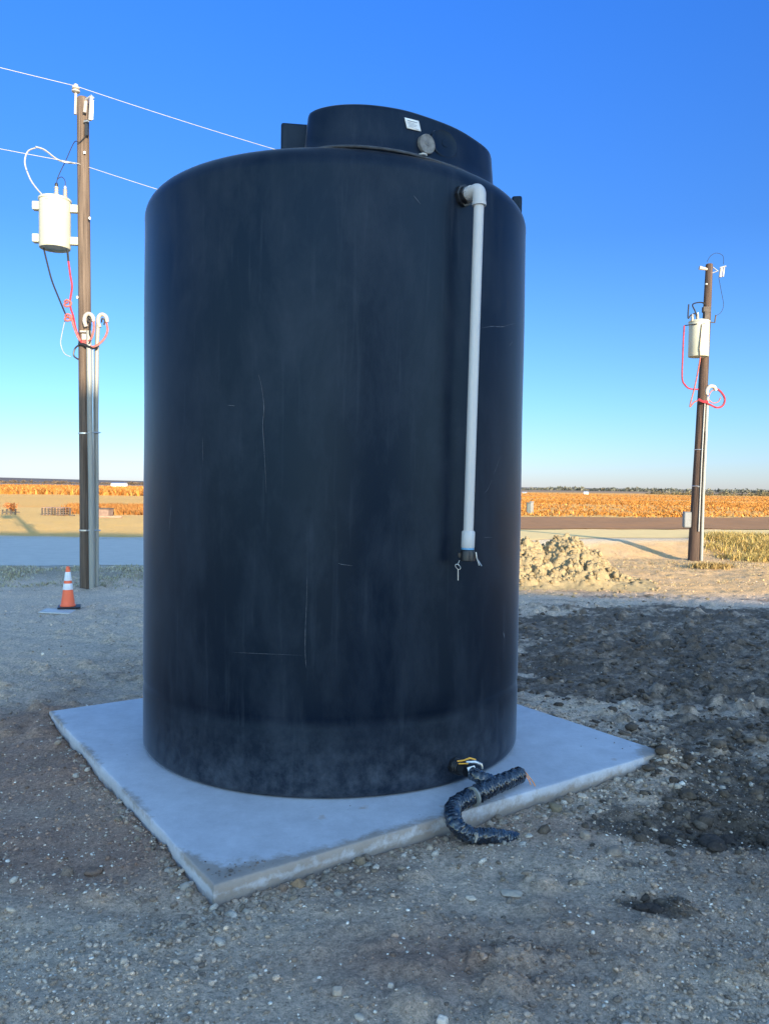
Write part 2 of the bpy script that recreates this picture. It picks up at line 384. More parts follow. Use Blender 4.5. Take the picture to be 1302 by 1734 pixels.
B_PALE = [(gxy(950, 1195), (.8, .2), .8), (gxy(1180, 1215), (.6, .08), .3), (gxy(130, 1080), (3., 1.6), .55), (gxy(60, 1620), (.45, .35), .6), (gxy(1180, 1680), (.6, .3), .5), (gxy(500, 1560), (.7, .2), .25)]

def smoothband(x, y):
    """1 inside the graded road strip"""
    return sm((y - ne(x) + .4) / .8) * (1 - sm((y - fe(x) - .1) / .6))
def height(x, y, micro=True):
    d = np.hypot(x, y)
    z = np.full(np.shape(x), -.095)
    bank = sm((y - 20.9 - .12 * (x - 8)) / 2.4) * sm((x + 1.5) / 4.5)
    z = z + .38 * bank
    z = z + .14 * sm((y - 60) / 200)
    rb = smoothband(x, y); far = sm((d - 26) / 40)
    am = (1 - .97 * rb)
    z = z + am * fbm(x, y, 2.6, 3, 3) * .11 * (1 - .5 * far)
    z = z + am * fbm(x, y, .55, 4, 9, .62) * .060 + am * (1 - far) * fbm(x * .35 + y * .1, y * 1.3, .5, 3, 19, .6) * .05
    for k_ in (0., .28, 1.5, 1.78):   # shallow tyre ruts in the yard at left and right
        z = z - am * .028 * np.exp(-(((y - 7.4 - k_ + .22 * (x + 3) - .03 * (x + 3) ** 2) / .085) ** 2)) * sm((-x - .9) / 1.5) * sm((x + 9) / 2)
        z = z - am * .030 * np.exp(-(((y - 6.9 - k_ - .20 * (x - 3)) / .10) ** 2)) * sm((x - 1.2) / 1.2)
    z = z + far * fbm(x, y, 60, 3, 21) * .35 * sm((y - 90) / 120)
    for c, r_, a in B_DARK[:3]: z = z - blob(x, y, c, (r_[0] * .8, r_[1] * .8), .05)
    if micro:
        near = 1 - sm((d - 14) / 16)
        rough = .35 + .65 * sm((fbm(x, y, 1.7, 2, 31) + .12) / .3) + .8 * sm((x - .9) / 1.2) * (1 - sm((y - 9) / 6))
        c1, v1 = cell(x, y, .085, 5); z = z + am * near * rough * np.sqrt(np.maximum(0, 1 - (c1 / .46) ** 2)) * .020 * (v1 > .45) * v1
        c2, v2 = cell(x, y, .21, 8); z = z + am * near * rough * np.sqrt(np.maximum(0, 1 - (c2 / .42) ** 2)) * .045 * (v2 > .70) * v2
        z = z + am * fbm(x, y, .10, 3, 13, .7) * .022 * near * (.5 + rough)
    # ground kept clear of the pad, banked against it on the right and at the back
    u, v = pad_uv(x, y)
    out = np.maximum(np.maximum(-u, u - PA), np.maximum(-v, v - PB))
    prox = np.exp(-(np.maximum(out, 0) / .35) ** 2)
    tgt = -.085 + .040 * sm((u - 1.5) / 1.6) + .055 * sm((v - 2.4) / .8) + .012 * sm((v - .5) / 2)
    z = z + prox * (tgt - (-.095)) * 1.0
    hump = prox * np.maximum(0, fbm(x, y, .3, 3, 77) + .05) * .08 * (out > 0)
    z = z - prox * (1 - sm(v / .6)) * (z + .095) * .75
    z = z + hump * sm((u + v - .4) / 2)
    z = np.where(out < .0, -.115, z)                            # soil cut away under the pad
    # dirt lapping over the pad's right-hand corner
    cx_, cy_ = PN + PU * PA
    z = z + blob(x, y, (cx_ + .02, cy_ + .02), (.17, .13), .11)
    return z

def soil_col(x, y):
    base = np.array([.68, .505, .37]); brown = np.array([.44, .275, .195]); dark = np.array([.155, .115, .085]); pale = np.array([.72, .55, .40])
    x_ = x[..., None] * 0
    def mix(c, t, k): t = np.clip(t, 0, 1)[..., None]; return c * (1 - t) + k * t
    n1 = fbm(x, y, .9, 4, 41, .6); n2 = fbm(x, y, .25, 4, 47, .65)
    c = base + x_
    c = mix(c, sum(blob(x, y, *b) for b in B_BROWN) + n1 * 1.3 + .05 * (1 - sm((y - 7) / 5)), brown)
    c = mix(c, sum(blob(x, y, *b) for b in B_PALE) * (1 + n1 * 2) + n2 * .6 * (1 - sm((y - 3) / 30)), pale)
    n3 = fbm(x * .45, y * 1.3, .6, 4, 57, .65)
    n5 = fbm(x, y, .07, 3, 63, .7)
    D = sum(blob(x, y, *b) for b in B_DARK)
    c = mix(c, sm((D + n2 * 1.3 + n3 * 1.5 + n5 * .6 + n1 * .8 - .32) / .55) * np.clip(.90 + n5 * 1.2 + n2 * .5, 0, 1) * (D > .02) + .30 * sm(n1 * 5 - .3), dark)
    # left yard: grey packed caliche; right beyond pad: dark turned soil, then pale sand up to the bank
    c = mix(c, sm((y - 7) / 4) * sm((-x) / 3) * .6, np.array([.66, .52, .40]))
    sand = sm((y - 12.9 - n1 * 1.6) / 1.6) * sm((x - .5) / 2)
    c = mix(c, sand * (.88 + .5 * n2), np.array([.64, .40, .18]))
    # grassy verge on the left
    c = mix(c, sm((y - 14.2 - n1) / 1.2) * sm(-(x + 1) / 3) * (1 - smoothband(x, y)) * .5 * (y < 20), np.array([.17, .16, .11]))
    rb = smoothband(x, y)
    road = np.array([.56, .51, .44]) * (1 - .55 * sm((x + 3) / 5)[..., None]) + np.array([.70, .52, .28]) * (.55 * sm((x + 3) / 5)[..., None])
    t = np.clip(rb, 0, 1)[..., None]; c = c * (1 - t) + road * t
    # beyond the road
    bey = sm((y - fe(x) - .3) / .6)
    lot = np.array([.76, .44, .125])
    c = mix(c, bey * (.93 + .3 * n2), lot)
    fld = sm((y - np.where(x > -4, af(x) + 1.5, 54) - fbm(x, y, 8, 3, 51) * 5) / 3)
    c = mix(c, fld * .95, np.array([.78, .39, .10]))
    tan = sm((y - 58) / 8) * (1 - sm((y - 125) / 30)) * sm((-x - 4) / 10)
    c = mix(c, tan * .9, np.array([.76, .42, .12]))
    stripe = sm((fbm(x * .15, y, 22, 3, 61) + .02) / .12) * sm((y - 70) / 60)
    c = mix(c, stripe * .35, np.array([.34, .17, .06]))
    c = mix(c, sm((y - 260) / 160), np.array([.30, .20, .12]))
    c = mix(c, sm((y - 700) / 500) * .9, np.array([.17, .135, .11]))
    return np.clip(c, .01, 1)

def lines(lo, a, b, hi, s, p):
    mid = list(np.arange(a, b, s)); up = []; q = b; span = (b - a) / 2 if a < 0 else b
    k = 0
    while q < hi:
        up.append(q); q += s * (1 + (q - b) / span * 1.0) ** p
    up.append(hi); dn = []; q = a
    while q > lo:
        q -= s * (1 + (a - q) / span * 1.0) ** p; dn.append(max(q, lo))
    return np.array(sorted(set(dn)) + mid + up)
def ground():
    xs = lines(-4000, -4.2, 4.8, 4000, .030, 1.25); ys = lines(-40, 2.2, 8.5, 7000, .030, 1.55)
    X, Y = np.meshgrid(xs, ys); Z = height(X, Y); C = soil_col(X, Y)
    nx, ny = len(xs), len(ys); print('ground', nx, ny)
    me = bpy.data.meshes.new('ground')
    me.vertices.add(nx * ny); me.vertices.foreach_set('co', np.stack([X, Y, Z], -1).astype(np.float32).ravel())
    i = np.arange(nx * ny).reshape(ny, nx); q = np.stack([i[:-1, :-1], i[:-1, 1:], i[1:, 1:], i[1:, :-1]], -1).reshape(-1, 4)
    me.loops.add(q.size); me.loops.foreach_set('vertex_index', q.ravel().astype(np.int32))
    me.polygons.add(len(q)); me.polygons.foreach_set('loop_start', np.arange(0, q.size, 4, dtype=np.int32))
    me.update(calc_edges=True)
    me.polygons.foreach_set('use_smooth', np.ones(len(q), dtype=bool))
    ca = me.color_attributes.new('tint', 'FLOAT_COLOR', 'POINT')
    ca.data.foreach_set('color', np.concatenate([C, np.ones(C.shape[:2] + (1,))], -1).astype(np.float32).ravel())
    me.materials.append(M['soil']); me.update()
    o = bpy.data.objects.new('ground', me); COL.objects.link(o); return tag(o, kind='structure')
ground()
H = lambda x, y: float(height(np.array([float(x)]), np.array([float(y)]))[0])

def strip(name, x0, x1, n, lo, hi, rows, m, dz, col, nz=0.0):
    mb = MB(); xs = np.linspace(x0, x1, n)
    for x in xs:
        for t in np.linspace(0, 1, rows):
            y = lo(x) + (hi(x) - lo(x)) * t
            wob = float(fbm(np.array([x * 1.0]), np.array([t * 40.]), 1.2, 3, 4)[0]) * (.5 if t in (0, 1) else 0)
            y += wob; z = float(height(np.array([x]), np.array([y]), False)[0]) + dz
            mb.v.append((x, y, z)); mb.c.append(col)
    for i in range(n - 1):
        for k in range(rows - 1):
            a = i * rows + k; mb.f.append((a, a + rows, a + rows + 1, a + 1))
    return tag(mb.build(name, m), kind='structure')
M['gravelroad'] = tinted('graded_road', scale=3, var=.10, bump=.25, bscale=30, bdist=.01, rough=.95)
M['asphalt'] = tinted('worn_asphalt', scale=2, var=.2, bump=.2, bscale=60, bdist=.005)
strip('dirt_road', -58, -3, 140, lambda x: ne(x) + .35, lambda x: fe(x) - .5, 30, M['gravelroad'], .012, (.54, .50, .44))
strip('sand_road', -3, 58, 140, lambda x: ne(x) + .9, lambda x: fe(x) + .2, 18, M['gravelroad'], .012, (.80, .56, .24))
strip('asphalt_road', -5, 58, 110, lambda x: fe(x) + .35, af, 24, M['asphalt'], .03, (.36, .175, .07))

# distant rise on the horizon
def hills():
    mb = MB(); n = 260
    for i in range(n):
        a = R(-62 + 124 * i / (n - 1))
        for Y, zf in ((1900, 0.), (2500, .75), (3200, 1.)):
            px = PW / 2 + F * math.tan(a)
            top = 3.5 + 9.0 * max(0, 1 - max(0, px) / 500) + 3.0 * float(fbm(np.array([a * 9]), np.array([1.]), 1, 3, 5)[0]) + 2
            mb.v.append((math.tan(a) * Y, Y, -2 + (top + 2) * zf * (Y / 2500)))
            mb.c.append((.15, .12, .10) if zf < 1 else (.13, .105, .095))
    for i in range(n - 1):
        for k in range(2): a = i * 3 + k; mb.f.append((a, a + 3, a + 4, a + 1))
    tag(mb.build('hills', tinted('far_hills', scale=.01, var=.3, bump=0)), kind='structure')
hills()

# ------------------------------------------------------------------ stones
PHI = (1 + 5 ** .5) / 2
ICV = np.array([(-1, PHI, 0), (1, PHI, 0), (-1, -PHI, 0), (1, -PHI, 0), (0, -1, PHI), (0, 1, PHI), (0, -1, -PHI), (0, 1, -PHI), (PHI, 0, -1), (PHI, 0, 1), (-PHI, 0, -1), (-PHI, 0, 1)]) / math.sqrt(1 + PHI ** 2)
ICF = np.array([(0, 11, 5), (0, 5, 1), (0, 1, 7), (0, 7, 10), (0, 10, 11), (1, 5, 9), (5, 11, 4), (11, 10, 2), (10, 7, 6), (7, 1, 8), (3, 9, 4), (3, 4, 2), (3, 2, 6), (3, 6, 8), (3, 8, 9), (4, 9, 5), (2, 4, 11), (6, 2, 10), (8, 6, 7), (9, 8, 1)])
def rockfield(name, n, size, cols, label, seed, ymin=2.2, ymax=17, power=2.0, lift=.15, flat=.65, mask=None, mat=None, big=.0):
    g = np.random.default_rng(seed)
    u = g.random(n); k = 1 - power
    y = (ymin ** k + u * (ymax ** k - ymin ** k)) ** (1 / k) if abs(k) > 1e-6 else ymin * (ymax / ymin) ** u
    x = (g.random(n) * 2 - 1) * (.62 * y + .6)
    if mask is not None:
        keep = g.random(n) < mask(x, y); x = x[keep]; y = y[keep]
    uu, vv = pad_uv(x, y); keep = ~((uu > -.01) & (uu < PA + .0) & (vv > -.01) & (vv < PB + .0)); x = x[keep]; y = y[keep]; n = len(x)
    s = size[0] * np.exp(g.random(n) ** 2.2 * math.log(size[1] / size[0])) * (1 + big * np.clip(y - 4, 0, 20))
    z = height(x, y) + s * lift
    sc = s[:, None] * (1 + .45 * (g.random((n, 3)) - .5) * 2); sc[:, 2] *= flat
    V = ICV[None] * (1 + .38 * (g.random((n, 12, 1)) - .5)) * sc[:, None, :]
    th = g.random(n) * 6.283; c, s_ = np.cos(th)[:, None], np.sin(th)[:, None]
    VX = V[..., 0] * c - V[..., 1] * s_; VY = V[..., 0] * s_ + V[..., 1] * c
    ti = (g.random(n)[:, None] - .5) * .8; VZ = V[..., 2] + VX * ti
    co = np.stack([VX + x[:, None], VY + y[:, None], VZ + z[:, None]], -1).reshape(-1, 3)
    fc = (ICF[None] + (np.arange(n) * 12)[:, None, None]).reshape(-1, 3)
    cl = np.array(cols)[g.integers(0, len(cols), n)] * (.7 + .6 * g.random((n, 1)))
    if name == 'soil_crumbs': cl = soil_col(x, y) * (.45 + 1.0 * g.random((n, 1)))
    me = bpy.data.meshes.new(name); me.vertices.add(len(co)); me.vertices.foreach_set('co', co.astype(np.float32).ravel())
    me.loops.add(fc.size); me.loops.foreach_set('vertex_index', fc.ravel().astype(np.int32))
    me.polygons.add(len(fc)); me.polygons.foreach_set('loop_start', np.arange(0, fc.size, 3, dtype=np.int32)); me.update(calc_edges=True)
    ca = me.color_attributes.new('tint', 'FLOAT_COLOR', 'POINT')
    ca.data.foreach_set('color', np.concatenate([np.repeat(cl, 12, 0), np.ones((n * 12, 1))], 1).astype(np.float32).ravel())
    me.materials.append(mat or M['rock'])
    o = bpy.data.objects.new(name, me); COL.objects.link(o); return tag(o, label, name.replace('_', ' '), kind='stuff')
rockfield('churned_soil', 26000, (.006, .045), [(.15, .112, .083), (.20, .15, .11), (.11, .082, .062)], 'broken dark clods of freshly turned damp soil at right', 17, ymin=2.6, ymax=13, power=1.2,
          mask=lambda x, y: np.clip(sum(blob(x, y, *b) for b in B_DARK) * .9 - .15, 0, 1) * (x > .3), mat=M['clod'], lift=.05)
def edge_dist(x, y):
    u, v = pad_uv(x, y); return np.where((v < 0) & (u > -.3) & (u < PA + .3), -v, np.where((u > PA) & (v > -.3), u - PA, np.where((u < 0) & (v > -.2) & (v < PB), -u * 2.2, 9)))
rockfield('edge_rubble', 60000, (.004, .026), [(.52, .40, .30), (.42, .32, .24), (.62, .52, .42), (.33, .25, .18)], 'crumbled dirt and small stones banked along the pad edges', 23, ymin=2.9, ymax=7.5, power=1.2,
          mask=lambda x, y: np.clip(np.exp(-(edge_dist(x, y) / .16) ** 2) * .75 + .25 * np.exp(-(edge_dist(x, y) / .5) ** 2) * (x > .4), 0, 1), mat=M['clod'])
patchy = lambda x, y: np.clip(.45 + 2.2 * fbm(x, y, .8, 3, 91), .08, 1)
rockfield('gravel', 60000, (.0018, .0095), [(.60, .48, .37), (.48, .37, .28), (.36, .26, .18), (.68, .60, .5)], 'small pale pebbles and chips strewn over the bare dirt', 3, power=2.1, mask=patchy, big=.05)
rockfield('soil_crumbs', 90000, (.0024, .0145), [(.1, .1, .1)], 'loose crumbs of grey brown soil over the yard', 4, power=2.0, mask=lambda x, y: np.clip(.35 + 2.5 * fbm(x, y, .7, 3, 93) + .5 * sm((x - .8) / 1), .05, 1), mat=M['clod'], big=.06)
rockfield('coarse_gravel', 1100, (.008, .026), [(.60, .48, .37), (.48, .36, .27), (.34, .25, .18), (.70, .60, .49)], 'larger rounded stones scattered in the dirt', 6, power=1.7, mask=lambda x, y: np.clip(.25 + 2.4 * fbm(x, y, 1.1, 3, 97) + .35 * sm((x - .6) / 1), .05, 1), big=.05)

def big_rock(px, py, size, col, label, name='stone', cat='stone', seed=0, flat=.7, z=None, mat='rock', group=None):
    p = at(px, py, -.07); zz = H(p.x, p.y) if z is None else z
    g = random.Random(seed); mb = MB()
    n, m = 20, 12; vs = []
    ph = [g.random() * 6 for _ in range(6)]
    for i in range(m + 1):
        for k in range(n):
            a = 2 * math.pi * k / n; b = math.pi * i / m
            d = Vector((math.sin(b) * math.cos(a), math.sin(b) * math.sin(a), math.cos(b)))
            r_ = 1 + .16 * math.sin(2.3 * d.x * 2 + ph[0]) * math.cos(2.1 * d.y * 2 + ph[1]) + .12 * math.sin(4 * d.z + ph[2]) + .07 * math.sin(7 * d.x + ph[3]) * math.sin(6 * d.y + ph[4])
            vs.append(Vector((d.x * size[0] * r_, d.y * size[1] * r_, d.z * size[2] * flat * r_)))
    rz = Matrix.Rotation(g.random() * 3, 3, 'Z')
    vs = [rz @ v + Vector((p.x, p.y, zz + size[2] * flat * .45)) for v in vs]
    fs = [(i * n + k, (i + 1) * n + k, (i + 1) * n + (k + 1) % n, i * n + (k + 1) % n) for i in range(m) for k in range(n)]
    mb.add(vs, fs, tuple(min(.85, c * k_) for c, k_ in zip(col, (1.5, 1.2, .95))))
    return tag(mb.build(name, M[mat], auto=80), label, cat, group)
big_rock(940, 1368, (.048, .036, .036), (.15, .145, .12), 'smooth olive grey stone lying against the front edge of the concrete pad', seed=1)
big_rock(985, 1345, (.032, .026, .02), (.42, .41, .39), 'flat whitish stone beside the pad edge, right of the olive stone', seed=2)
big_rock(962, 1352, (.03, .028, .03), (.16, .15, .14), 'dark grey stone wedged at the pad edge between olive and white stones', seed=3)
big_rock(505, 1495, (.033, .028, .034), (.22, .17, .12), 'rounded brown stone at the pad edge near its front corner', seed=4)
big_rock(480, 1502, (.022, .02, .024), (.15, .13, .12), 'small dark brown stone just left of the rounded brown stone', seed=5)
big_rock(525, 1492, (.034, .02, .02), (.27, .27, .26), 'pale grey wedge stone just right of the rounded brown stone', seed=6)
big_rock(610, 1458, (.030, .026, .028), (.17, .155, .13), 'brownish stone half tucked under the middle of the pad front edge', seed=7)
big_rock(866, 1508, (.046, .03, .016), (.32, .32, .31), 'flat pale grey stone alone in the dirt below the hose end', seed=8)
big_rock(797, 1519, (.024, .018, .016), (.42, .41, .39), 'small whitish stone left of the flat pale grey stone', seed=9)
big_rock(114, 1472, (.034, .030, .034), (.21, .185, .17), 'round brown clod in the dirt left of the pad', 'dirt_clod', 'clod', seed=10, mat='clod')
big_rock(160, 1474, (.042, .03, .028), (.17, .14, .13), 'reddish brown clod just right of the round brown clod', 'dirt_clod', 'clod', seed=11, mat='clod')
big_rock(572, 1681, (.022, .020, .018), (.30, .29, .28), 'pale round stone at the bottom centre of the yard', seed=12)
big_rock(748, 1728, (.024, .02, .02), (.5, .5, .5), 'white stone cut off by the bottom edge of the picture', seed=13)
big_rock(662, 1670, (.014, .013, .012), (.42, .41, .40), 'tiny round white stone right of the pale round stone', seed=14)
big_rock(990, 1412, (.030, .028, .03), (.24, .23, .22), 'chalky grey stone in the rubble right of the hose', seed=15)
big_rock(1040, 1440, (.055, .034, .03), (.19, .18, .17), 'long grey stone in the rubble right of the hose', seed=16)
for i, (px, py, s, lab) in enumerate([(1205, 1415, .075, 'largest dark damp soil clod in the cluster at right'), (1235, 1400, .06, 'dark damp soil clod right of the largest one'),
        (1215, 1432, .05, 'dark damp soil clod in front of the largest one'), (1105, 1532, .05, 'low dark wet clod alone in the pale dirt at lower right'),
        (1085, 1534, .03, 'small dark wet clod left of the low lone clod')]):
    big_rock(px, py, (s, s * .8, s * .7), (.055, .053, .055), lab, 'soil_clod', 'clod', seed=30 + i, mat='clod')
for i, (px, py, s, lab) in enumerate([(1120, 1295, .045, 'dark clod at the outer tip of the pad right corner'), (1098, 1308, .04, 'dark clod just below the pad right corner'),
        (1140, 1272, .035, 'grey clod behind the tip of the pad right corner'), (1165, 1345, .05, 'dark clod in turned soil right of the pad')]):
    big_rock(px, py, (s, s * .9, s * .8), (.085, .08, .075), lab, 'soil_clod', 'clod', seed=50 + i, mat='clod')

# ------------------------------------------------------------------ concrete pad
def pad():
    mb = MB(); n = 64; T = .125; e = .014
    def P(u, v, z): q = PN + PU * u + PV * v; return (q[0], q[1], z)
    # top sheet with slightly wavy edge
    us = np.concatenate([[0, .004, .010], np.linspace(.04, PA - .04, n), [PA - .010, PA - .004, PA]])
    m = len(us)
    for i, u in enumerate(us):
        for j, v in enumerate(us * (PB / PA)):
            de = min(u, PA - u, v, PB - v)
            z = 0 if de > .008 else (-.0015 if de > .003 else -.006)
            uu, vv = u, v
            wv = .0022 * math.sin(v * 9 + 1) + .0015 * math.sin(v * 23); wu = .0018 * math.sin(u * 11)
            if u < .03: uu += wv
            if v < .03: vv += wu
            if u > PA - .03: uu += wv
            x, y, _ = P(uu, vv, 0)
            z += .0015 * math.sin(x * 3) * math.cos(y * 4) if de > .015 else 0
            mb.v.append((x, y, z))
            # mud film: along front edge (v=0), near corner and the right corner
            mud = .40 * math.exp(-(v / .07) ** 2) * math.exp(-((u - .75) / .9) ** 2) + .40 * math.exp(-((u - .15) ** 2 + (v - .05) ** 2) / .05)
            mud += .75 * math.exp(-((u - PA) ** 2 + v ** 2) / .035) + .4 * math.exp(-(u / .05) ** 2) * (0.5 + .5 * math.sin(v * 7))
            mud += .45 * math.exp(-((PB - v) / .09) ** 2) * (u > 2)
            mud += .26 * math.exp(-(v / .16) ** 2) + .24 * math.exp(-(u / .08) ** 2)
            mb.c.append((min(1, mud + .10), 0, 0))
    for i in range(m - 1):
        for j in range(m - 1): a = i * m + j; mb.f.append((a, a + m, a + m + 1, a + 1))
    # skirts, painted with the mud tint in place of shade
    loop = [i * m for i in range(m)] + [(m - 1) * m + j for j in range(1, m)] + [i * m + m - 1 for i in range(m - 2, -1, -1)] + [j for j in range(m - 2, 0, -1)]
    prev = loop; 
    for zz, of in ((-.045, .002), (-.085, -.006), (-T, -.01)):
        cur = []
        for k, i0 in enumerate(loop):
            x, y, z = mb.v[i0]; c = PN + PU * PA / 2 + PV * PB / 2; dx, dy = x - c[0], y - c[1]; L = math.hypot(dx, dy)
            j = .0015 * math.sin(k * 1.7) if zz < -.05 else 0
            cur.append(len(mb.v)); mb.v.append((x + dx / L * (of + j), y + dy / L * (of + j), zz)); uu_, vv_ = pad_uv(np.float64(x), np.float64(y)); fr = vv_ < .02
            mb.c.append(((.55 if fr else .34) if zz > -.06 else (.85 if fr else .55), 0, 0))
        for k in range(len(loop)): mb.f.append((prev[k], cur[k], cur[(k + 1) % len(loop)], prev[(k + 1) % len(loop)]))
        prev = cur
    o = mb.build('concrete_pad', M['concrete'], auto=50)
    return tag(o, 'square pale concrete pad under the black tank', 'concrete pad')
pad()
# dried mud crumbs on the pad
def pad_crumbs():
    mb = MB(); g = random.Random(8)
    spots = [(at(410, 1475, 0), .12, .04, 46), (at(460, 1465, 0), .10, .03, 24), (at(500, 1330, 0), 1.0, .4, 30), (at(1030, 1255, 0), .22, .12, 14), (at(590, 1372, 0), .02, .02, 2)]
    for c, sx, sy, n in spots:
        for _ in range(n):
            x = c.x + g.gauss(0, sx); y = c.y + g.gauss(0, sy); u, v = pad_uv(x, y)
            if not (.03 < u < PA - .03 and .03 < v < PB - .03): continue
            s = g.uniform(.002, .006) * (2.2 if g.random() < .12 else 1); k = g.uniform(1.0, 2.4)
            mb.add([(x + q[0] * s * g.uniform(.7, 1.3), y + q[1] * s * g.uniform(.7, 1.3), .001 + s * .4 + q[2] * s * .5) for q in ICV], [tuple(f) for f in ICF.tolist()], (.16 * k, .135 * k, .12 * k))
    tag(mb.build('dried_mud', M['clod'], smooth=False), 'dried mud crumbs tracked onto the concrete pad', 'mud', kind='stuff')
pad_crumbs()

# ------------------------------------------------------------------ the tank
TX, TY, TR = -.352, 5.582, 1.30
def tank():
    t = empty('water_tank', (TX, TY, 0), 'tall black cylindrical plastic water tank standing on the concrete pad', 'water tank')
    prof = [(TR - .035, .002), (TR - .012, .008), (TR - .002, .028), (TR, .06), (TR, .375), (TR - .002, .39), (TR - .004, .41), (TR - .004, .435), (TR - .001, .455)]
    z = .47
    while z < 3.44: prof.append((TR + .0015 * math.sin(z * 5), z)); z += .11
    prof.append((TR, 3.47))
    for k in range(1, 10):
        a = R(90 * k / 10 * .92); prof.append((TR - .13 + .13 * math.cos(a), 3.47 + .13 * math.sin(a)))
    last = prof[-1]
    for k in range(1, 9):
        r_ = (last[0]) * (1 - k / 9); prof.append((r_, last[1] + (last[0] - r_) * .13))
    mb = MB(); mb.lathe((TX, TY, 0), prof, 160); mb.build('body', M['poly'], t, auto=70)
    # raised manway crown hugging the camera-side shoulder
    out = [(-.125, -.98), (-.10, -1.10), (.02, -1.175), (.183, -1.195), (.36, -1.16), (.517, -1.085), (.736, -.925), (.895, -.745), (.985, -.60), (1.00, -.45), (.90, -.20), (.62, .02), (.25, .05), (-.02, -.15), (-.12, -.5), (-.135, -.8)]
    oc = crom([(x, y, 0) for x, y in out], 7, True); c = Vector((.42, -.58, 0)); n = len(oc); mb = MB()
    levels = [(3.44, 1.085), (3.60, 1.050), (3.625, 1.022), (3.68, 1.012), (3.820, .992), (3.837, .985), (3.847, .968), (3.853, .93), (3.87, .5), (3.875, .02)]
    for z, k in levels:
        for p in oc: q = c + (p - c) * k; mb.v.append((TX + q.x, TY + q.y, z))
    m = len(levels)
    mb.f += [(i * n + k, i * n + (k + 1) % n, (i + 1) * n + (k + 1) % n, (i + 1) * n + k) for i in range(m - 1) for k in range(n)]
    mb.f.append(tuple((m - 1) * n + k for k in range(n)))
    mb.build('manway_crown', M['poly'], t, auto=60)
    # lifting lugs
    def lug(cx, cy, w_, d_, z0, z1, a):
        mb = MB(); Mr = Matrix.Rotation(a, 3, 'Z')
        mb.box((cx, cy, (z0 + z1) / 2), (w_, d_, z1 - z0), Mr)
        mb.box((cx, cy, z0 + .02), (w_ + .05, d_ + .04, .05), Mr)
        return mb.build('lifting_lug', M['poly'], t, bevel=.014)
    q = ray(497, 228, 4.66); lug(q.x + .012, q.y, .17, .14, 3.44, 3.825, R(8))
    lug(TX + 1.235, TY - .10, .10, .07, 3.50, 3.74, R(80))
    lug(TX - .1, TY + 1.12, .12, .10, 3.52, 3.80, 0)
    # crown face frame for things stuck on it
    def face(px, py, Y): return ray(px, py, Y)
    # sticker (pixel corners on the crown wall)
    def on_wall(px, py, off):
        """march the sight line onto the crown wall"""
        from math import hypot
        lo, hi = 4.0, 5.4
        def inside(Y):
            p = ray(px, py, Y); k = .992 + (3.85 - p.z) / .23 * .03
            x, y = (p.x - TX - c.x) / k + c.x, (p.y - TY - c.y) / k + c.y
            ins = False; j = n - 1
            for i in range(n):
                a, b = oc[i], oc[j]
                if (a.y > y) != (b.y > y) and x < (b.x - a.x) * (y - a.y) / (b.y - a.y) + a.x: ins = not ins
                j = i
            return ins
        Y = lo
        while Y < hi and not inside(Y): Y += .003
        return ray(px, py, Y - off)
    mb = MB(); G = 6; c4 = [(685, 198), (709, 204), (713, 222), (689, 216)]
    def bil(u, v): return [(c4[0][i] * (1 - u) + c4[1][i] * u) * (1 - v) + (c4[3][i] * (1 - u) + c4[2][i] * u) * v for i in (0, 1)]
    for i in range(G + 1):
        for j in range(G + 1): mb.v.append(tuple(on_wall(*bil(i / G, j / G), .008)))
    mb.f = [(i * (G + 1) + j, i * (G + 1) + j + 1, (i + 1) * (G + 1) + j + 1, (i + 1) * (G + 1) + j) for i in range(G) for j in range(G)]
    st = mb.build('sticker', M['whitepaint'], t); so_ = st.modifiers.new('s', 'SOLIDIFY'); so_.thickness = .002
    tag(st, 'small white rectangular label near the top of the crown')
    mb = MB()
    for j, (u0, u1) in enumerate([(.18, .86), (.15, .6), (.15, .8), (.15, .72), (.15, .5), (.62, .85)]):
        v0 = .18 + j * .125 + (.07 if j else 0); hgt = .07 if j == 0 else .03
        a = [on_wall(*bil(u, v), .0125) for u, v in ((u0, v0), (u1, v0), (u1, v0 + hgt), (u0, v0 + hgt))]
        mb.add(a, [(0, 1, 2, 3)])
    mb.build('print_lines', simple('label_print', (.20, .23, .28), .6, var=.1), st)
    # added pale bead painting a highlight along the crease between crown and dome
    mb = MB(); pts = []
    for p in oc:
        q = c + (p - c) * 1.062
        if q.y < -.30: pts.append(Vector((TX + q.x, TY + q.y, 3.592)))
    i0 = max(range(len(pts)), key=lambda i: (pts[i] - pts[i - 1]).length); pts = pts[i0:] + pts[:i0]
    mb.tube(pts, .009, 8); mb.build('crease_highlight', simple('crease_highlight_grey', (.045, .052, .065), .6, var=.5, scale=18), t)
    # scuffs and scratches worn into the wall
    def hug(px, py, off=.0012):
        a = (px - PW / 2) / F; b_ = -(py - PH / 2) / F; d = FW + RT * a + UP * b_
        A = d.x ** 2 + d.y ** 2; B = -2 * (d.x * TX + d.y * TY); Cc = TX ** 2 + TY ** 2 - (TR + off + .0015) ** 2
        k_ = (-B - math.sqrt(B * B - 4 * A * Cc)) / (2 * A); return Vector((d.x * k_, d.y * k_, CZ + d.z * k_))
    scm = simple('scuffed_plastic', (.085, .095, .115), .7, var=.6, scale=40)
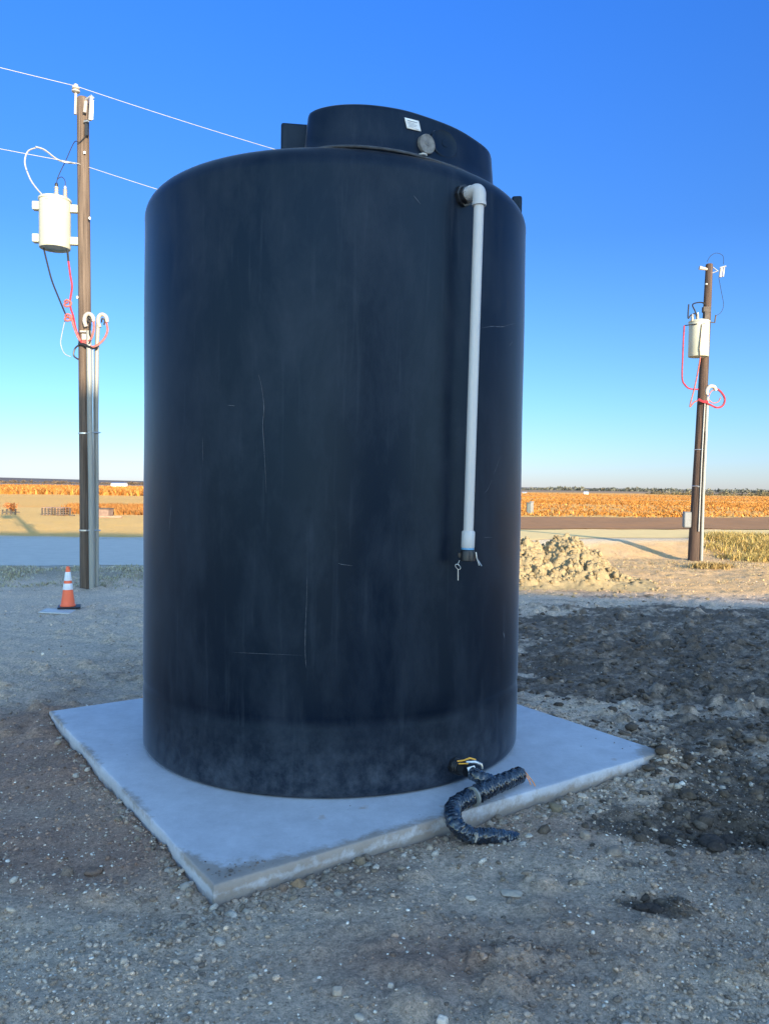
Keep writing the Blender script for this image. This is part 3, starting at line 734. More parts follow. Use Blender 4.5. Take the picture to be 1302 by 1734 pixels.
    for k_, (pl, w_) in enumerate([([(438, 634), (443, 655), (447, 690), (445, 720), (448, 770), (451, 835)], .0032), ([(520, 975), (519, 1020), (517, 1070), (517, 1110), (519, 1133)], .0028),
            ([(573, 954), (580, 956), (597, 958)], .0035), ([(847, 772), (841, 790), (836, 803)], .0035), ([(833, 812), (826, 828), (820, 835)], .0030), ([(816, 555), (835, 552), (850, 553), (868, 548), (880, 547)], .0038),
            ([(868, 578), (862, 586)], .008), ([(385, 686), (398, 687)], .004), ([(343, 740), (344, 790)], .0022), ([(291, 850), (288, 880), (287, 898)], .004), ([(395, 1105), (440, 1107), (510, 1110)], .0016), ([(852, 1070), (854, 1080)], .013), ([(820, 910), (834, 910)], .004), ([(700, 330), (712, 345)], .003)]):
        g = random.Random(k_); P_ = [hug(*p) for p in crom([(a_, b_, 0) for a_, b_ in pl], 5) for p in [(p.x, p.y)]]; mb = MB(); m_ = len(P_)
        for i, p in enumerate(P_):
            tn = (P_[min(i + 1, m_ - 1)] - P_[max(i - 1, 0)]).normalized(); nr = Vector((p.x - TX, p.y - TY, 0)).normalized(); sd_ = tn.cross(nr)
            ww = w_ * (.25 + .75 * math.sin(math.pi * i / (m_ - 1))) * g.uniform(.5, 1.2) * .5
            mb.v += [tuple(p + sd_ * ww), tuple(p - sd_ * ww)]
        mb.f = [(2 * i, 2 * i + 1, 2 * i + 3, 2 * i + 2) for i in range(m_ - 1)]; mb.build('scratch', scm, t)
    # moulded discs
    def disc(px, py, rad, name, m, thick, sx=1.0):
        a = on_wall(px, py, 0); b = on_wall(px + 10, py, 0); tx = (b - a); tx.z = 0; tx.normalize()
        nn = Vector((tx.y, -tx.x, 0)); 
        if nn.y > 0: nn = -nn
        up = Vector((0, 0, 1)); Mx = Matrix((tx, up, nn)).transposed()
        Mx = Mx @ Matrix.Diagonal((sx, 1, 1))
        mb = MB(); mb.lathe(a + nn * (-.012), [(rad, 0), (rad, thick + .010), (rad * .92, thick + .012), (rad * .86, thick + .010), (rad * .25, thick + .010), (rad * .22, thick + .013), (.002, thick + .013)], 40, Mx)
        return mb.build(name, m, t, auto=30), a, nn
    disc(752, 243, .080, 'moulded_boss', M['poly'], .007, 1.3)
    disc(720, 245, .054, 'knockout_disc', M['disc'], .024)
    mb = MB(); q = on_wall(716, 262, .02); mb.lathe(q, [(.022, -.004), (.026, .002), (.01, .010), (.001, .012)], 12); mb.build('dropping', M['whitepaint'], t)
    # ---- fill pipe on the right
    ph = R(36.6); rad = Vector((math.sin(ph), -math.cos(ph), 0)); wall = Vector((TX, TY, 3.40)) + rad * TR
    Mx = Matrix((Vector((rad.y, -rad.x, 0)), Vector((0, 0, 1)), rad)).transposed()
    mb = MB(); mb.lathe(wall - rad * .01, [(.062, 0), (.062, .03), (.050, .032), (.050, .055), (.040, .058), (.040, .075)], 8, Mx)
    mb.build('bulkhead_fitting', M['blackplastic'], t, auto=20)
    C0 = wall + rad * .135; r0 = .0285; bot = C0 + Vector((-.030, -.004, -(3.40 - 1.475)))
    fp = MB(); fp.tube([C0 + (bot - C0) * .03, bot], r0, 24); fill = fp.build('fill_pipe', M['pvc'], t)
    mb = MB(); path = [wall + rad * .05]
    for k in range(0, 9):
        a = R(90 * k / 8); path.append(C0 - rad * .03 + rad * .03 * math.sin(a) + Vector((0, 0, -.03 + .03 * math.cos(a))))
    path.append(C0 + Vector((0, 0, -.085)))
    mb.tube(path, .0375, 24); mb.tube([C0 + Vector((0, 0, -.072)), C0 + Vector((0, 0, -.09))], .0395, 24)
    mb.tube([wall + rad * .048, wall + rad * .075], .0400, 24)
    mb.build('elbow', M['pvc'], fill)
    dn = (bot - C0).normalized()
    mb = MB(); mb.tube([bot - dn * .02, bot - dn * .012, bot + dn * .07, bot + dn * .076], [.033, .038, .038, .036], 24); mb.build('coupling', M['pvc'], fill)
    mb = MB(); mb.tube([bot + dn * .0765, bot + dn * .086], .0365, 24); mb.build('blue_ring', M['blue'], fill)
    mb = MB(); mb.tube([bot + dn * .0865, bot + dn * .10, bot + dn * .15, bot + dn * .152], [.036, .041, .041, .036], 24)
    e0 = bot + dn * .118
    for s in (-1, 1): mb.box(e0 + Vector((s * .046, 0, 0)), (.018, .022, .03))
    cp_ = mb.build('dust_cap', M['blackplastic'], fill, bevel=.003)
    def ring(c, r_, tr, axis):
        mb = MB(); a = axis.orthogonal().normalized(); b = axis.cross(a).normalized()
        mb.tube([c + (a * math.cos(k * math.pi / 10) + b * math.sin(k * math.pi / 10) * 1.6) * r_ for k in range(21)], tr, 6); return mb
    m1 = ring(bot + dn * .185 + Vector((-.052, 0, 0)), .011, .0017, Vector((.2, 1, 0)).normalized())
    m1.tube([bot + dn * .148 + Vector((-.044, 0, 0)), bot + dn * .168 + Vector((-.052, 0, 0))], .0015, 6)
    m1.tube([bot + dn * .20 + Vector((-.051, 0, 0)), bot + dn * .262 + Vector((-.049, 0, 0))], .0028, 6); m1.build('pull_ring', M['steel'], fill)
    m1 = MB(); m1.tube([bot + dn * .10 + Vector((.046, -.01, 0)), bot + dn * .13 + Vector((.05, -.012, 0)), bot + dn * .175 + Vector((.066, -.012, 0))], .0035, 6)
    m1.tube([bot + dn * .145 + Vector((.058, -.01, 0)), bot + dn * .178 + Vector((.080, -.012, 0))], .003, 6); m1.build('cam_lever', M['steel'], fill)
    # lower outlet
    ph = R(36.8); rad = Vector((math.sin(ph), -math.cos(ph), 0)); wall = Vector((TX, TY, .115)) + rad * TR
    Mx = Matrix((Vector((rad.y, -rad.x, 0)), Vector((0, 0, 1)), rad)).transposed()
    mb = MB(); mb.lathe(wall - rad * .01, [(.048, 0), (.048, .025), (.042, .027), (.042, .05), (.036, .055), (.036, .12)], 8, Mx)
    for k in range(3): mb.lathe(wall + rad * (.022 + .014 * k), [(.043, 0), (.046, .004), (.043, .008)], 24, Mx)
    mb.build('outlet_fitting', M['blackplastic'], t, auto=20)
    return wall, rad
WALL, RAD = tank()

# wrapped outlet hose
def wrap_mat():
    m, nt, b = newmat('glossy_black_wrap'); L = nt.links.new
    tc = N(nt, 'ShaderNodeTexCoord'); n = N(nt, 'ShaderNodeTexNoise'); n.inputs['Scale'].default_value = 30; n.inputs['Detail'].default_value = 3; n.inputs['Distortion'].default_value = .8
    L(tc.outputs['Object'], n.inputs['Vector'])
    r = N(nt, 'ShaderNodeValToRGB'); e = r.color_ramp.elements; e[0].position = .48; e[0].color = (.006, .012, .024, 1); e[1].position = .80; e[1].color = (.07, .10, .14, 1)  # pale blue mottle paints glints onto the folds
    L(n.outputs['Fac'], r.inputs[0]); L(r.outputs[0], b.inputs['Base Color']); b.inputs['Roughness'].default_value = .16; b.inputs['Coat Weight'].default_value = .6; b.inputs['Coat Roughness'].default_value = .1
    bp = N(nt, 'ShaderNodeBump'); bp.inputs['Strength'].default_value = .8; bp.inputs['Distance'].default_value = .006; L(n.outputs['Fac'], bp.inputs['Height']); L(bp.outputs[0], b.inputs['Normal'])
    return m
M['wrap'] = wrap_mat()
def crinkled(pts, r0, r1, seed, step=.0035, pitch=.021, amp=.13):
    cps = crom(pts, 24); L = [0]
    for a, b in zip(cps, cps[1:]): L.append(L[-1] + (b - a).length)
    n = int(L[-1] / step); out = []; k = 0; g = random.Random(seed)
    for i in range(n + 1):
        s = L[-1] * i / n
        while k < len(L) - 2 and L[k + 1] < s: k += 1
        out.append(cps[k].lerp(cps[k + 1], (s - L[k]) / max(1e-6, L[k + 1] - L[k])))
    rs = [r0 + (r1 - r0) * i / n for i in range(n + 1)]
    offs = [g.uniform(-.35, .35) for _ in range(60)]; am = [g.uniform(.5, 1.3) for _ in range(60)]
    def rf(i, th):
        s = i * step / pitch + .22 * math.sin(th + seed) + .12 * math.sin(3 * th + i * .05)
        c = int(s) % 60; f = s - math.floor(s)
        return 1 + amp * am[c] * (abs(math.sin(math.pi * f)) ** .7 - .6) + .05 * math.sin(5 * th + c * 1.9) + .03 * math.sin(11 * th + c * 4)
    mb = MB(); mb.tube(out, rs, 28, True, rf); return mb
def hose():
    tee = at(838, 1330, .065)
    h = empty('wrapped_hose', (tee.x, tee.y, 0), 'crinkled black wrapped hose and tee leading from the tank outlet over the pad edge', 'hose')
    crinkled([at(880, 1312, .06), at(858, 1322, .06), tee, at(806, 1346, .06)], .045, .048, 2, amp=.17).build('tee_run', M['wrap'], h, auto=60)
    crinkled([at(812, 1343, .06), at(787, 1354, .055), at(768, 1368, .045), at(768, 1388, .03), at(778, 1404, .0), at(800, 1416, -.045), at(828, 1416, -.06), at(858, 1419, -.095), at(876, 1422, -.135)], .047, .036, 5, amp=.17).build('bent_hose', M['wrap'], h, auto=60)
    crinkled([WALL + RAD * .15, WALL + RAD * .2 + Vector((.012, 0, -.01)), tee + Vector((0, .01, .005))], .036, .040, 9).build('branch', M['wrap'], h, auto=60)
    mb = MB()
    for p, rr in ((at(801, 1350, .06), .053),):
        d = (at(787, 1354, .055) - at(812, 1343, .06)).normalized(); mb.tube([p - d * .006, p + d * .006], rr, 20)
    mb.build('clamp_band', M['conduit'], h)
    v0 = WALL + RAD * .10
    mb = MB(); mb.tube([v0 + Vector((-.05, 0, .052)), v0 + Vector((-.01, -.005, .060)), v0 + Vector((.02, -.01, .075)), v0 + Vector((.055, -.015, .068))], [.004, .005, .006, .004], 8)
    mb.tube([v0 + Vector((-.045, -.02, .045)), v0 + Vector((.01, -.03, .050))], .004, 6)
    mb.build('yellow_strap', M['yellow'], h)
    mb = MB(); Mr = Matrix.Rotation(R(-18), 3, 'Y') @ Matrix.Rotation(R(-35), 3, 'X'); tp = v0 + Vector((.028, -.055, .022))
    mb.box(tp, (.045, .003, .042), Mr); tg = mb.build('valve_tag', M['whitepaint'], h, bevel=.004)
    mb = MB(); mb.box(tp + Mr @ Vector((0, -.0022, 0)), (.020, .001, .020), Mr); mb.build('tag_print', simple('tag_grey', (.30, .32, .35), .6), tg)
    mb = MB(); mb.tube([v0 + Vector((.0, -.02, .055)), v0 + Vector((.05, -.03, .060)), v0 + Vector((.085, -.03, .045)), v0 + Vector((.09, -.03, .02))], [.008, .010, .009, .006], 8); mb.build('valve_handle', M['steel'], h)
    mb = MB(); e = at(880, 1312, .06)
    mb.tube(crom([e + Vector((-.02, 0, .02)), e + Vector((.02, -.01, .025)), e + Vector((.05, -.02, -.005)), e + Vector((.075, -.03, -.035)), e + Vector((.085, -.035, -.055))], 5), .0035, 6)
    mb.tube(crom([e + Vector((-.01, 0, .01)), e + Vector((.02, -.012, .008)), e + Vector((.045, -.02, -.015)), e + Vector((.06, -.03, -.05))], 5), .0035, 6)
    mb.build('rope_tie', M['ropeorange'], h)
    mb = MB(); mb.lathe(e, [(.022, -.03), (.030, -.02), (.030, .03), (.018, .034)], 14, Matrix.Rotation(R(80), 3, 'Y')); mb.build('end_plug', M['tanwood'], h)
    # pale plastic clip where the hose reaches the dirt
    q = at(806, 1412, -.01)
    mb = MB(); mb.tube([q, q + Vector((.004, 0, -.02)), q + Vector((-.004, -.004, -.045))], [.012, .008, .004], 8); mb.build('tie_end', M['porcelain'], h)
hose()

# ------------------------------------------------------------------ dirt pile
def dirt_pile():
    xs = np.linspace(-.6, 6.4, 300); ys = np.linspace(13.2, 18.6, 240); X, Y = np.meshgrid(xs, ys)
    def cone(cx, cy, h_, rx, ry, p=1.25): return h_ * np.clip(1 - (np.hypot((X - cx) / rx, (Y - cy) / ry)) ** p, -1, 1)
    wx = X + fbm(X, Y, .9, 3, 121) * .5; 
    Z = np.maximum.reduce([cone(3.75, 16.1, .92, 1.25, 1.9, 1.1), cone(2.6, 16.0, .88, 1.4, 2.0), cone(1.3, 16.1, .80, 1.7, 1.9), cone(4.35, 15.5, .26, 1.1, 1.3)])
    body = sm(Z / .25)
    Z = Z + body * (fbm(X, Y, .8, 4, 101, .6) * .24)
    c1, v1 = cell(X + fbm(X, Y, .2, 2, 131) * .2, Y + fbm(X, Y, .2, 2, 137) * .2, .27, 15); Z += body * (np.sqrt(np.maximum(0, 1 - (c1 / .62) ** 2)) - .6) * .17 * (.2 + v1)
    c2, v2 = cell(X, Y, .12, 16); Z += body * (np.sqrt(np.maximum(0, 1 - (c2 / .6) ** 2)) - .6) * .07 * (.2 + v2)
    Z += body * fbm(X, Y, .09, 2, 111) * .05
    Z = Z - .14 + .02
    C = np.array([.33, .25, .135]) * (1 + .35 * fbm(X, Y, .4, 4, 117))[..., None]
    mb = MB(); ny, nx = X.shape
    me = bpy.data.meshes.new('dirt_pile'); me.vertices.add(nx * ny); me.vertices.foreach_set('co', np.stack([X, Y, Z], -1).astype(np.float32).ravel())
    i = np.arange(nx * ny).reshape(ny, nx); q = np.stack([i[:-1, :-1], i[:-1, 1:], i[1:, 1:], i[1:, :-1]], -1).reshape(-1, 4)
    zc = Z.ravel()[q].max(1); q = q[zc > -.16]
    me.loops.add(q.size); me.loops.foreach_set('vertex_index', q.ravel().astype(np.int32)); me.polygons.add(len(q)); me.polygons.foreach_set('loop_start', np.arange(0, q.size, 4, dtype=np.int32)); me.update(calc_edges=True)
    me.polygons.foreach_set('use_smooth', np.ones(len(q), dtype=bool))
    ca = me.color_attributes.new('tint', 'FLOAT_COLOR', 'POINT'); ca.data.foreach_set('color', np.concatenate([C, np.ones(C.shape[:2] + (1,))], -1).astype(np.float32).ravel())
    me.materials.append(M['clod']); o = bpy.data.objects.new('dirt_pile', me); COL.objects.link(o)
    tag(o, 'heap of pale lumpy excavated dirt behind the right side of the tank', 'dirt pile')
    g = np.random.default_rng(44); mb = MB(); k = 0
    while k < 3600:
        i_, j_ = g.integers(0, ny), g.integers(0, nx)
        onb = body[i_, j_] > .6
        if not (onb or (g.random() < .12 and Y[i_, j_] < 16.4 and X[i_, j_] < 5.6)): continue
        s_ = .012 * math.exp(g.random() ** 2.2 * math.log(5.0)) * (1 if onb else .8); zz = max(Z[i_, j_], -.10)
        kk = g.uniform(.7, 1.2); v = ICV * (1 + .5 * (g.random((12, 1)) - .5)) * s_ * (1 + .5 * (g.random((1, 3)) - .5))
        mb.add((v + (X[i_, j_], Y[i_, j_], zz + s_ * .25)).tolist(), ICF.tolist(), (.34 * kk, .255 * kk, .14 * kk)); k += 1
    tag(mb.build('clods', M['clod'], o, auto=75), kind='stuff')
dirt_pile()

# ------------------------------------------------------------------ grass and weeds
def tufts(name, pts, h, n, wid, cols, label, seed, spread=.12, lean=.5, cat='grass'):
    g = np.random.default_rng(seed); P = np.array(pts); k = len(P) * n
    base = np.repeat(P, n, 0) + np.concatenate([g.normal(0, spread, (k, 2)), np.zeros((k, 1))], 1)
    hh = h * (.45 + .8 * g.random(k)); th = g.random(k) * 6.283; ln = lean * g.random(k) * hh
    dx, dy = np.cos(th), np.sin(th); wx, wy = -dy * wid, dx * wid
    v = np.zeros((k, 5, 3))
    for j, (t, s) in enumerate(((0, 1), (0, -1), (.55, -.8), (.55, .8), (1, 0))):
        v[:, j, 0] = base[:, 0] + dx * ln * t ** 1.6 + wx * s; v[:, j, 1] = base[:, 1] + dy * ln * t ** 1.6 + wy * s; v[:, j, 2] = base[:, 2] + hh * t
    f4 = (np.arange(k) * 5)[:, None] + np.array([[0, 1, 2, 3]]); f3 = (np.arange(k) * 5)[:, None] + np.array([[3, 2, 4]])
    me = bpy.data.meshes.new(name); me.vertices.add(k * 5); me.vertices.foreach_set('co', v.astype(np.float32).ravel())
    li = np.concatenate([f4.ravel(), f3.ravel()]).astype(np.int32); me.loops.add(len(li)); me.loops.foreach_set('vertex_index', li)
    me.polygons.add(2 * k); me.polygons.foreach_set('loop_start', np.concatenate([np.arange(0, 4 * k, 4), 4 * k + np.arange(0, 3 * k, 3)]).astype(np.int32)); me.update(calc_edges=True)
    cl = np.array(cols)[g.integers(0, len(cols), k)] * (.7 + .6 * g.random((k, 1)))
    ca = me.color_attributes.new('tint', 'FLOAT_COLOR', 'POINT'); ca.data.foreach_set('color', np.concatenate([np.repeat(cl, 5, 0), np.ones((k * 5, 1))], 1).astype(np.float32).ravel())
    me.materials.append(M['blade']); o = bpy.data.objects.new(name, me); COL.objects.link(o)
    if label: tag(o, label, cat, kind='stuff')
    return o
def scatter(n, xf, ylo, yhi, seed, keep=None, log=True):
    g = np.random.default_rng(seed); y = ylo * (yhi / ylo) ** g.random(n) if log else ylo + (yhi - ylo) * g.random(n)
    lo, hi = xf(y); x = lo + (hi - lo) * g.random(n)
    if keep is not None: m = g.random(n) < keep(x, y); x, y = x[m], y[m]
    return np.stack([x, y, height(x, y, False) - .01], 1)
# orange dry grass field
pts = scatter(15000, lambda y: (np.full_like(y, .06) * y, y * .62), 43, 240, 71, lambda x, y: np.clip(.6 + 2.5 * fbm(x * .4, y, 9, 3, 73), .1, 1) * (y > af(x) + 1))
tufts('field_grass', pts, .17, 8, .045, [(.42, .18, .035), (.38, .155, .03), (.46, .23, .06), (.33, .14, .03)], 'orange dry grass field beyond the asphalt road at right', 72, spread=.8, lean=2.2)
pts = scatter(5200, lambda y: (-y * .62, -y * .20), 118, 330, 75, lambda x, y: np.clip(.6 + 2.5 * fbm(x * .4, y, 14, 3, 76), .1, 1))
tufts('brush_band', pts, .85, 7, .16, [(.42, .17, .035), (.36, .14, .03), (.44, .22, .06)], 'band of orange brush across the far field at left', 77, spread=1.6, lean=1.6)
pts = scatter(1500, lambda y: (-y * .40, -y * .30), 45, 62, 78, lambda x, y: np.clip(.5 + 2.5 * fbm(x, y, 3, 3, 79), .1, 1) * (y > 46))
tufts('dry_brush', pts, .30, 9, .03, [(.32, .13, .03), (.28, .11, .03), (.34, .17, .05)], 'rust coloured dry brush beside the low box at left', 80, spread=.3, lean=1.2)
# weeds on the bank at right
pts = scatter(520, lambda y: (y * .415, y * .62), 20.6, 25.0, 81, lambda x, y: np.clip(.55 + 3.2 * fbm(x, y, .9, 3, 83), .03, 1), False)
tufts('bank_weeds', pts, .20, 46, .010, [(.46, .32, .10), (.36, .27, .085), (.54, .38, .15), (.24, .19, .065)], 'yellow green weeds on the bank right of the far pole', 82, spread=.22, lean=1.9)
pts = [(p.x + dx, p.y + dy, p.z) for p in [at(1205, 962, -.08)] for dx, dy in ((-.3, 0), (-.1, .1), (0, 0), (.12, -.05), (.3, .1))]
tufts('straw_tuft', pts, .13, 170, .010, [(.36, .25, .10), (.30, .21, .085)], 'straw coloured tuft beside the foot of the far pole', 84, spread=.12, lean=1.4)
# low scrub on the left verge
pts = scatter(1500, lambda y: (-y * .62, -y * .10), 13.6, 17.4, 85, lambda x, y: np.clip(.30 + 3.4 * fbm(x, y, .9, 3, 86), .0, 1) * (y < ne(x) + .3), False)
tufts('verge_scrub', pts, .055, 26, .007, [(.42, .37, .21), (.50, .43, .28), (.30, .28, .17), (.56, .50, .38)], 'low dusty weeds along the near side of the road at left', 87, spread=.12, lean=2.0)
# short stubble among the sand on the right
pts = scatter(900, lambda y: (y * .24, y * .62), 15, 21.5, 88, lambda x, y: np.clip(.3 + 3. * fbm(x, y, 1.3, 3, 89), .0, 1), False)
tufts('stubble', pts, .045, 14, .007, [(.42, .32, .17), (.35, .26, .13)], 'short dry stubble in the sand around the far pole', 90, spread=.10, lean=2.5)

# far tree line (reads as one mass)
def treeline(name, label, x0, x1, Y, n, h, cols, seed, ys=40, sy=1.0):
    g = np.random.default_rng(seed); V = []; Fc = []; C = []
    for i in range(n):
        x = g.uniform(x0, x1); y = Y + g.uniform(-ys, ys); s = h * g.uniform(.45, 1.15) * (.6 + .8 * float(vnoise(np.array([x / (h * 9)]), np.array([1.]), seed)[0]))
        for _ in range(26):
            p = np.array([g.normal(0, s * .55), g.normal(0, s * .4), s * g.uniform(.1, .95)]) + (x, y, 0)
            a = g.normal(0, 1, (4, 3)) * s * .20; b = len(V); V += (p + a).tolist(); Fc += [(b, b + 1, b + 2), (b, b + 2, b + 3)]
            c = np.array(cols[g.integers(0, len(cols))]) * g.uniform(.6, 1.4); C += [tuple(c)] * 4
    mb = MB(); mb.v = V; mb.f = Fc; mb.c = C
    tag(mb.build(name, M['blade'], smooth=False), label, 'trees', kind='stuff')
treeline('far_trees', 'olive green scrub trees along the far edge of the orange field', 92, 190, 265, 300, 1.7, [(.12, .10, .055), (.16, .125, .065), (.19, .14, .07), (.09, .085, .05)], 201, 22)
treeline('horizon_trees', 'thin dark line of distant trees on the horizon at right', 90, 640, 980, 380, 4.0, [(.10, .11, .09), (.14, .13, .10)], 202, 60)
treeline('horizon_brush', 'thin dark line of distant brush on the horizon at left', -620, -120, 1150, 240, 4.0, [(.13, .09, .06), (.10, .075, .055)], 203, 60)

# ------------------------------------------------------------------ utility poles
def wire(px_pts, r_, m, name, parent, n=8, seg=8):
    mb = MB(); mb.tube(crom([ray(*p) for p in px_pts], seg), r_, 6); return mb.build(name, M[m], parent)
def transformer(pole, c, r_, z0, z1, side, lugs=True):
    """c: axis point (x, y); side: direction towards the pole"""
    mb = MB(); mb.lathe((c[0], c[1], z0), [(r_ * .90, .035), (r_ * .96, .0), (r_, .02), (r_, z1 - z0 - .05), (r_ * 1.05, z1 - z0 - .045), (r_ * 1.05, z1 - z0 - .015), (r_ * .98, z1 - z0), (r_ * .5, z1 - z0 + .035), (.01, z1 - z0 + .045)], 36)
    t = mb.build('transformer', M['cream'], pole, auto=40)
    d = Vector((side[0], side[1], 0)).normalized(); Mr = Matrix.Rotation(math.atan2(d.y, d.x), 3, 'Z')
    for z in (z0 + .14, z1 - .16):
        mb = MB(); mb.box(Vector((c[0], c[1], z)) + d * (r_ + .10), (.20, .09, .13), Mr); mb.build('mounting_bracket', M['cream'], t, bevel=.01)
        if lugs:
            mb = MB(); mb.box(Vector((c[0], c[1], z + .02)) - d * (r_ + .045), (.12, .13, .14), Mr); mb.build('side_lug', M['cream'], t, bevel=.015)
    return t
def bushing(t, p, h, m='porcelain', cap='steel'):
    prof = [(.022, 0)]
    k = 5
    for i in range(k): z = h * .8 * (i + .3) / k; prof += [(.025, z), (.042, z + h * .05), (.025, z + h * .10)]
    prof += [(.02, h * .85)]
    mb = MB(); mb.lathe(p, prof, 14); b = mb.build('bushing', M[m], t, auto=60)
    mb = MB(); mb.lathe(Vector(p) + Vector((0, 0, h * .85)), [(.026, 0), (.03, h * .08), (.02, h * .2), (.005, h * .22)], 10); mb.build('terminal_cap', M[cap], b)
def insulator(pole, p, h, r_=.05):
    mb = MB(); mb.lathe(p, [(r_ * .5, 0), (r_, h * .15), (r_, h * .3), (r_ * .55, h * .4), (r_ * .95, h * .5), (r_ * .9, h * .7), (r_ * .5, h * .8), (r_ * .55, h), (.01, h)], 18)
    return mb.build('insulator', M['porcelain'], pole)
def shaft(pole, b, t, r0, r1, m):
    mb = MB(); n = 14; pts = [b.lerp(t, i / n) for i in range(n + 1)]
    pts[0] = b - Vector((0, 0, .35)) ; pts.append(t + Vector((0, 0, .02)))
    rs = [r0 + (r1 - r0) * i / n for i in range(n + 1)] + [r1 * .86]
    mb.tube(pts, rs, 24, rf=lambda i, th: 1 + .02 * math.sin(3 * th + i)); return mb.build('shaft', M[m], pole)
def pipe(pole, pts, r_, m, name): mb = MB(); mb.tube(pts, r_, 16); return mb.build(name, M[m], pole)

# --- near pole at the left
def pole_a():
    Y = 13.6; b = ray(147, 998, Y); b.z = H(b.x, b.y); t = ray(140.5, 167, Y)
    p = empty('utility_pole', (b.x, b.y, b.z), 'nearer brown wooden utility pole left of the tank, lower part in shade', 'utility pole')
    shaft(p, b, t, .112, .098, 'pole')
    def q(px, py, dy=0): return ray(px, py, Y + dy)
    # conduits
    c1 = pipe(p, [q(155.5, 999, -.16), q(154, 830, -.16), q(152, 700, -.16), q(150.5, 560, -.15)], .044, 'conduit', 'conduit')
    c2 = pipe(p, [q(163.5, 999, -.02), q(163.5, 830, -.02), q(163, 700, -.02), q(164, 590, -.02), q(166, 548, -.02)], .038, 'conduit', 'conduit')
    for m_, nm in (('alu', 'ground_wire'),): pipe(p, [q(159.5, 990, -.13), q(158.5, 700, -.13), q(157, 585, -.13)], .010, m_, nm)
    # weatherheads: gooseneck with cable loops
    def goose(px, py, s, dy):
        pts = [q(px - 4 * s, py + 12, dy), q(px - 7 * s, py + 2, dy), q(px - 5 * s, py - 7, dy), q(px + 1 * s, py - 10, dy), q(px + 7 * s, py - 5, dy), q(px + 8 * s, py + 3, dy)]
        mb = MB(); mb.tube(crom(pts, 6), .034, 12); o = mb.build('weatherhead', M['porcelain'], p)
        mb = MB(); mb.tube(crom([q(px - 1 * s, py + 4, dy - .04), q(px, py - 3, dy - .05), q(px + 4 * s, py + 0, dy - .04), q(px + 3 * s, py + 8, dy - .04)], 5), .014, 6); mb.build('cable_stub', M['cable'], o)
    goose(150, 541, 1, -.16); goose(173, 542, 1, -.03)
    wire([(158, 540, Y - .16), (159, 556, Y - .2), (155, 572, Y - .2), (148, 578, Y - .17), (140, 576, Y - .14)], .020, 'pink', 'service_cable', p)
    wire([(180, 545, Y - .03), (182, 560, Y - .05), (176, 574, Y - .1), (165, 584, Y - .15), (155, 587, Y - .17), (146, 582, Y - .16), (137, 578, Y - .13)], .020, 'pink', 'service_cable', p)
    wire([(154, 548, Y - .2), (152, 562, Y - .22), (154, 572, Y - .2), (150, 584, Y - .18)], .014, 'cable', 'service_cable', p)
    # straps and clamp
    for y_ in (732, 898):
        mb = MB(); cx = b.lerp(t, (998 - y_) / 831); mb.lathe(cx, [(.116, -.012), (.119, -.012), (.119, .012), (.116, .012)], 24)
        mb.tube([q(150, y_, -.21), q(163, y_, -.08), q(170, y_ + .5, .0)], .011, 6); mb.build('strap', M['steel'], p)
    mb = MB(); mb.box(q(144, 561, -.14), (.16, .03, .03)); mb.box(q(143, 570, -.14), (.08, .03, .10)); mb.build('cable_bracket', M['porcelain'], p)
    wire([(134, 582, Y - .1), (142, 583, Y - .17), (153, 588, Y - .18), (165, 589, Y - .1)], .024, 'cable', 'cable_bundle', p)
    # transformer
    tc = ray(93, 380, Y - .05); z0 = ray(93, 421, Y - .05).z; z1 = ray(93, 336, Y - .05).z
    pd = Vector((b.lerp(t, .74).x - tc.x, .05, 0))
    tr = transformer(p, (tc.x, tc.y), .255, z0, z1, pd)
    for px, py, h in ((95.5, 338, .27), (110.5, 338, .22)):
        a = ray(px, py, Y - .15); bushing(tr, (a.x, a.y, a.z), h, cap='cable' if px < 100 else 'steel')
    mb = MB(); mb.tube([ray(72, 337, Y - .2), ray(78, 335, Y - .3), ray(84, 337, Y - .3)], .012, 6); mb.build('ground_lug', M['steel'], tr)
    # low voltage cables from the transformer down to the splices
    wire([(74, 420, Y - .1), (80, 445, Y - .1), (88, 475, Y - .1), (99, 503, Y - .1), (109, 527, Y - .1), (114, 538, Y - .1)], .016, 'cable', 'secondary_cable', p)
    wire([(114, 422, Y - .1), (116, 442, Y - .1)], .020, 'cable', 'secondary_cable', p)
    wire([(116, 442, Y - .1), (119, 465, Y - .1), (122, 485, Y - .1), (119, 508, Y - .1), (120, 522, Y - .1), (124, 535, Y - .1), (128, 555, Y - .12), (134, 572, Y - .14), (139, 580, Y - .14)], .019, 'red', 'secondary_cable', p)
    wire([(112, 536, Y - .1), (121, 540, Y - .12), (125, 552, Y - .13), (131, 568, Y - .15), (136, 577, Y - .15)], .020, 'pink', 'secondary_cable', p)
    for px, py in ((114, 514), (115, 538)):
        mb = MB(); c = q(px, py, -.12)
        mb.tube(crom([c + Vector((-.05, 0, .03)), c + Vector((0, -.02, .06)), c + Vector((.06, 0, .03)), c + Vector((.05, .0, -.03)), c + Vector((-.02, -.02, -.05)), c + Vector((-.05, 0, -.01)), c + Vector((.02, -.02, .02))], 6), .018, 8)
        mb.build('splice', M['pink'], p)
    wire([(110, 542, Y - .1), (104, 570, Y - .1), (103, 583, Y - .1), (109, 598, Y - .1), (120, 604, Y - .1)], .008, 'alu', 'bare_wire', p)
    wire([(135, 583, Y - .1), (127, 590, Y - .1), (125, 602, Y - .1), (134, 609, Y - .05)], .014, 'cable', 'cable_loop', p)
    # top hardware
    bt = q(128.5, 155, -.06); br = q(127.5, 193, -.06)
    pipe(p, [br, bt], .022, 'porcelain', 'pin_bracket'); insulator(p, bt + Vector((0, 0, -.02)), .14, .068)
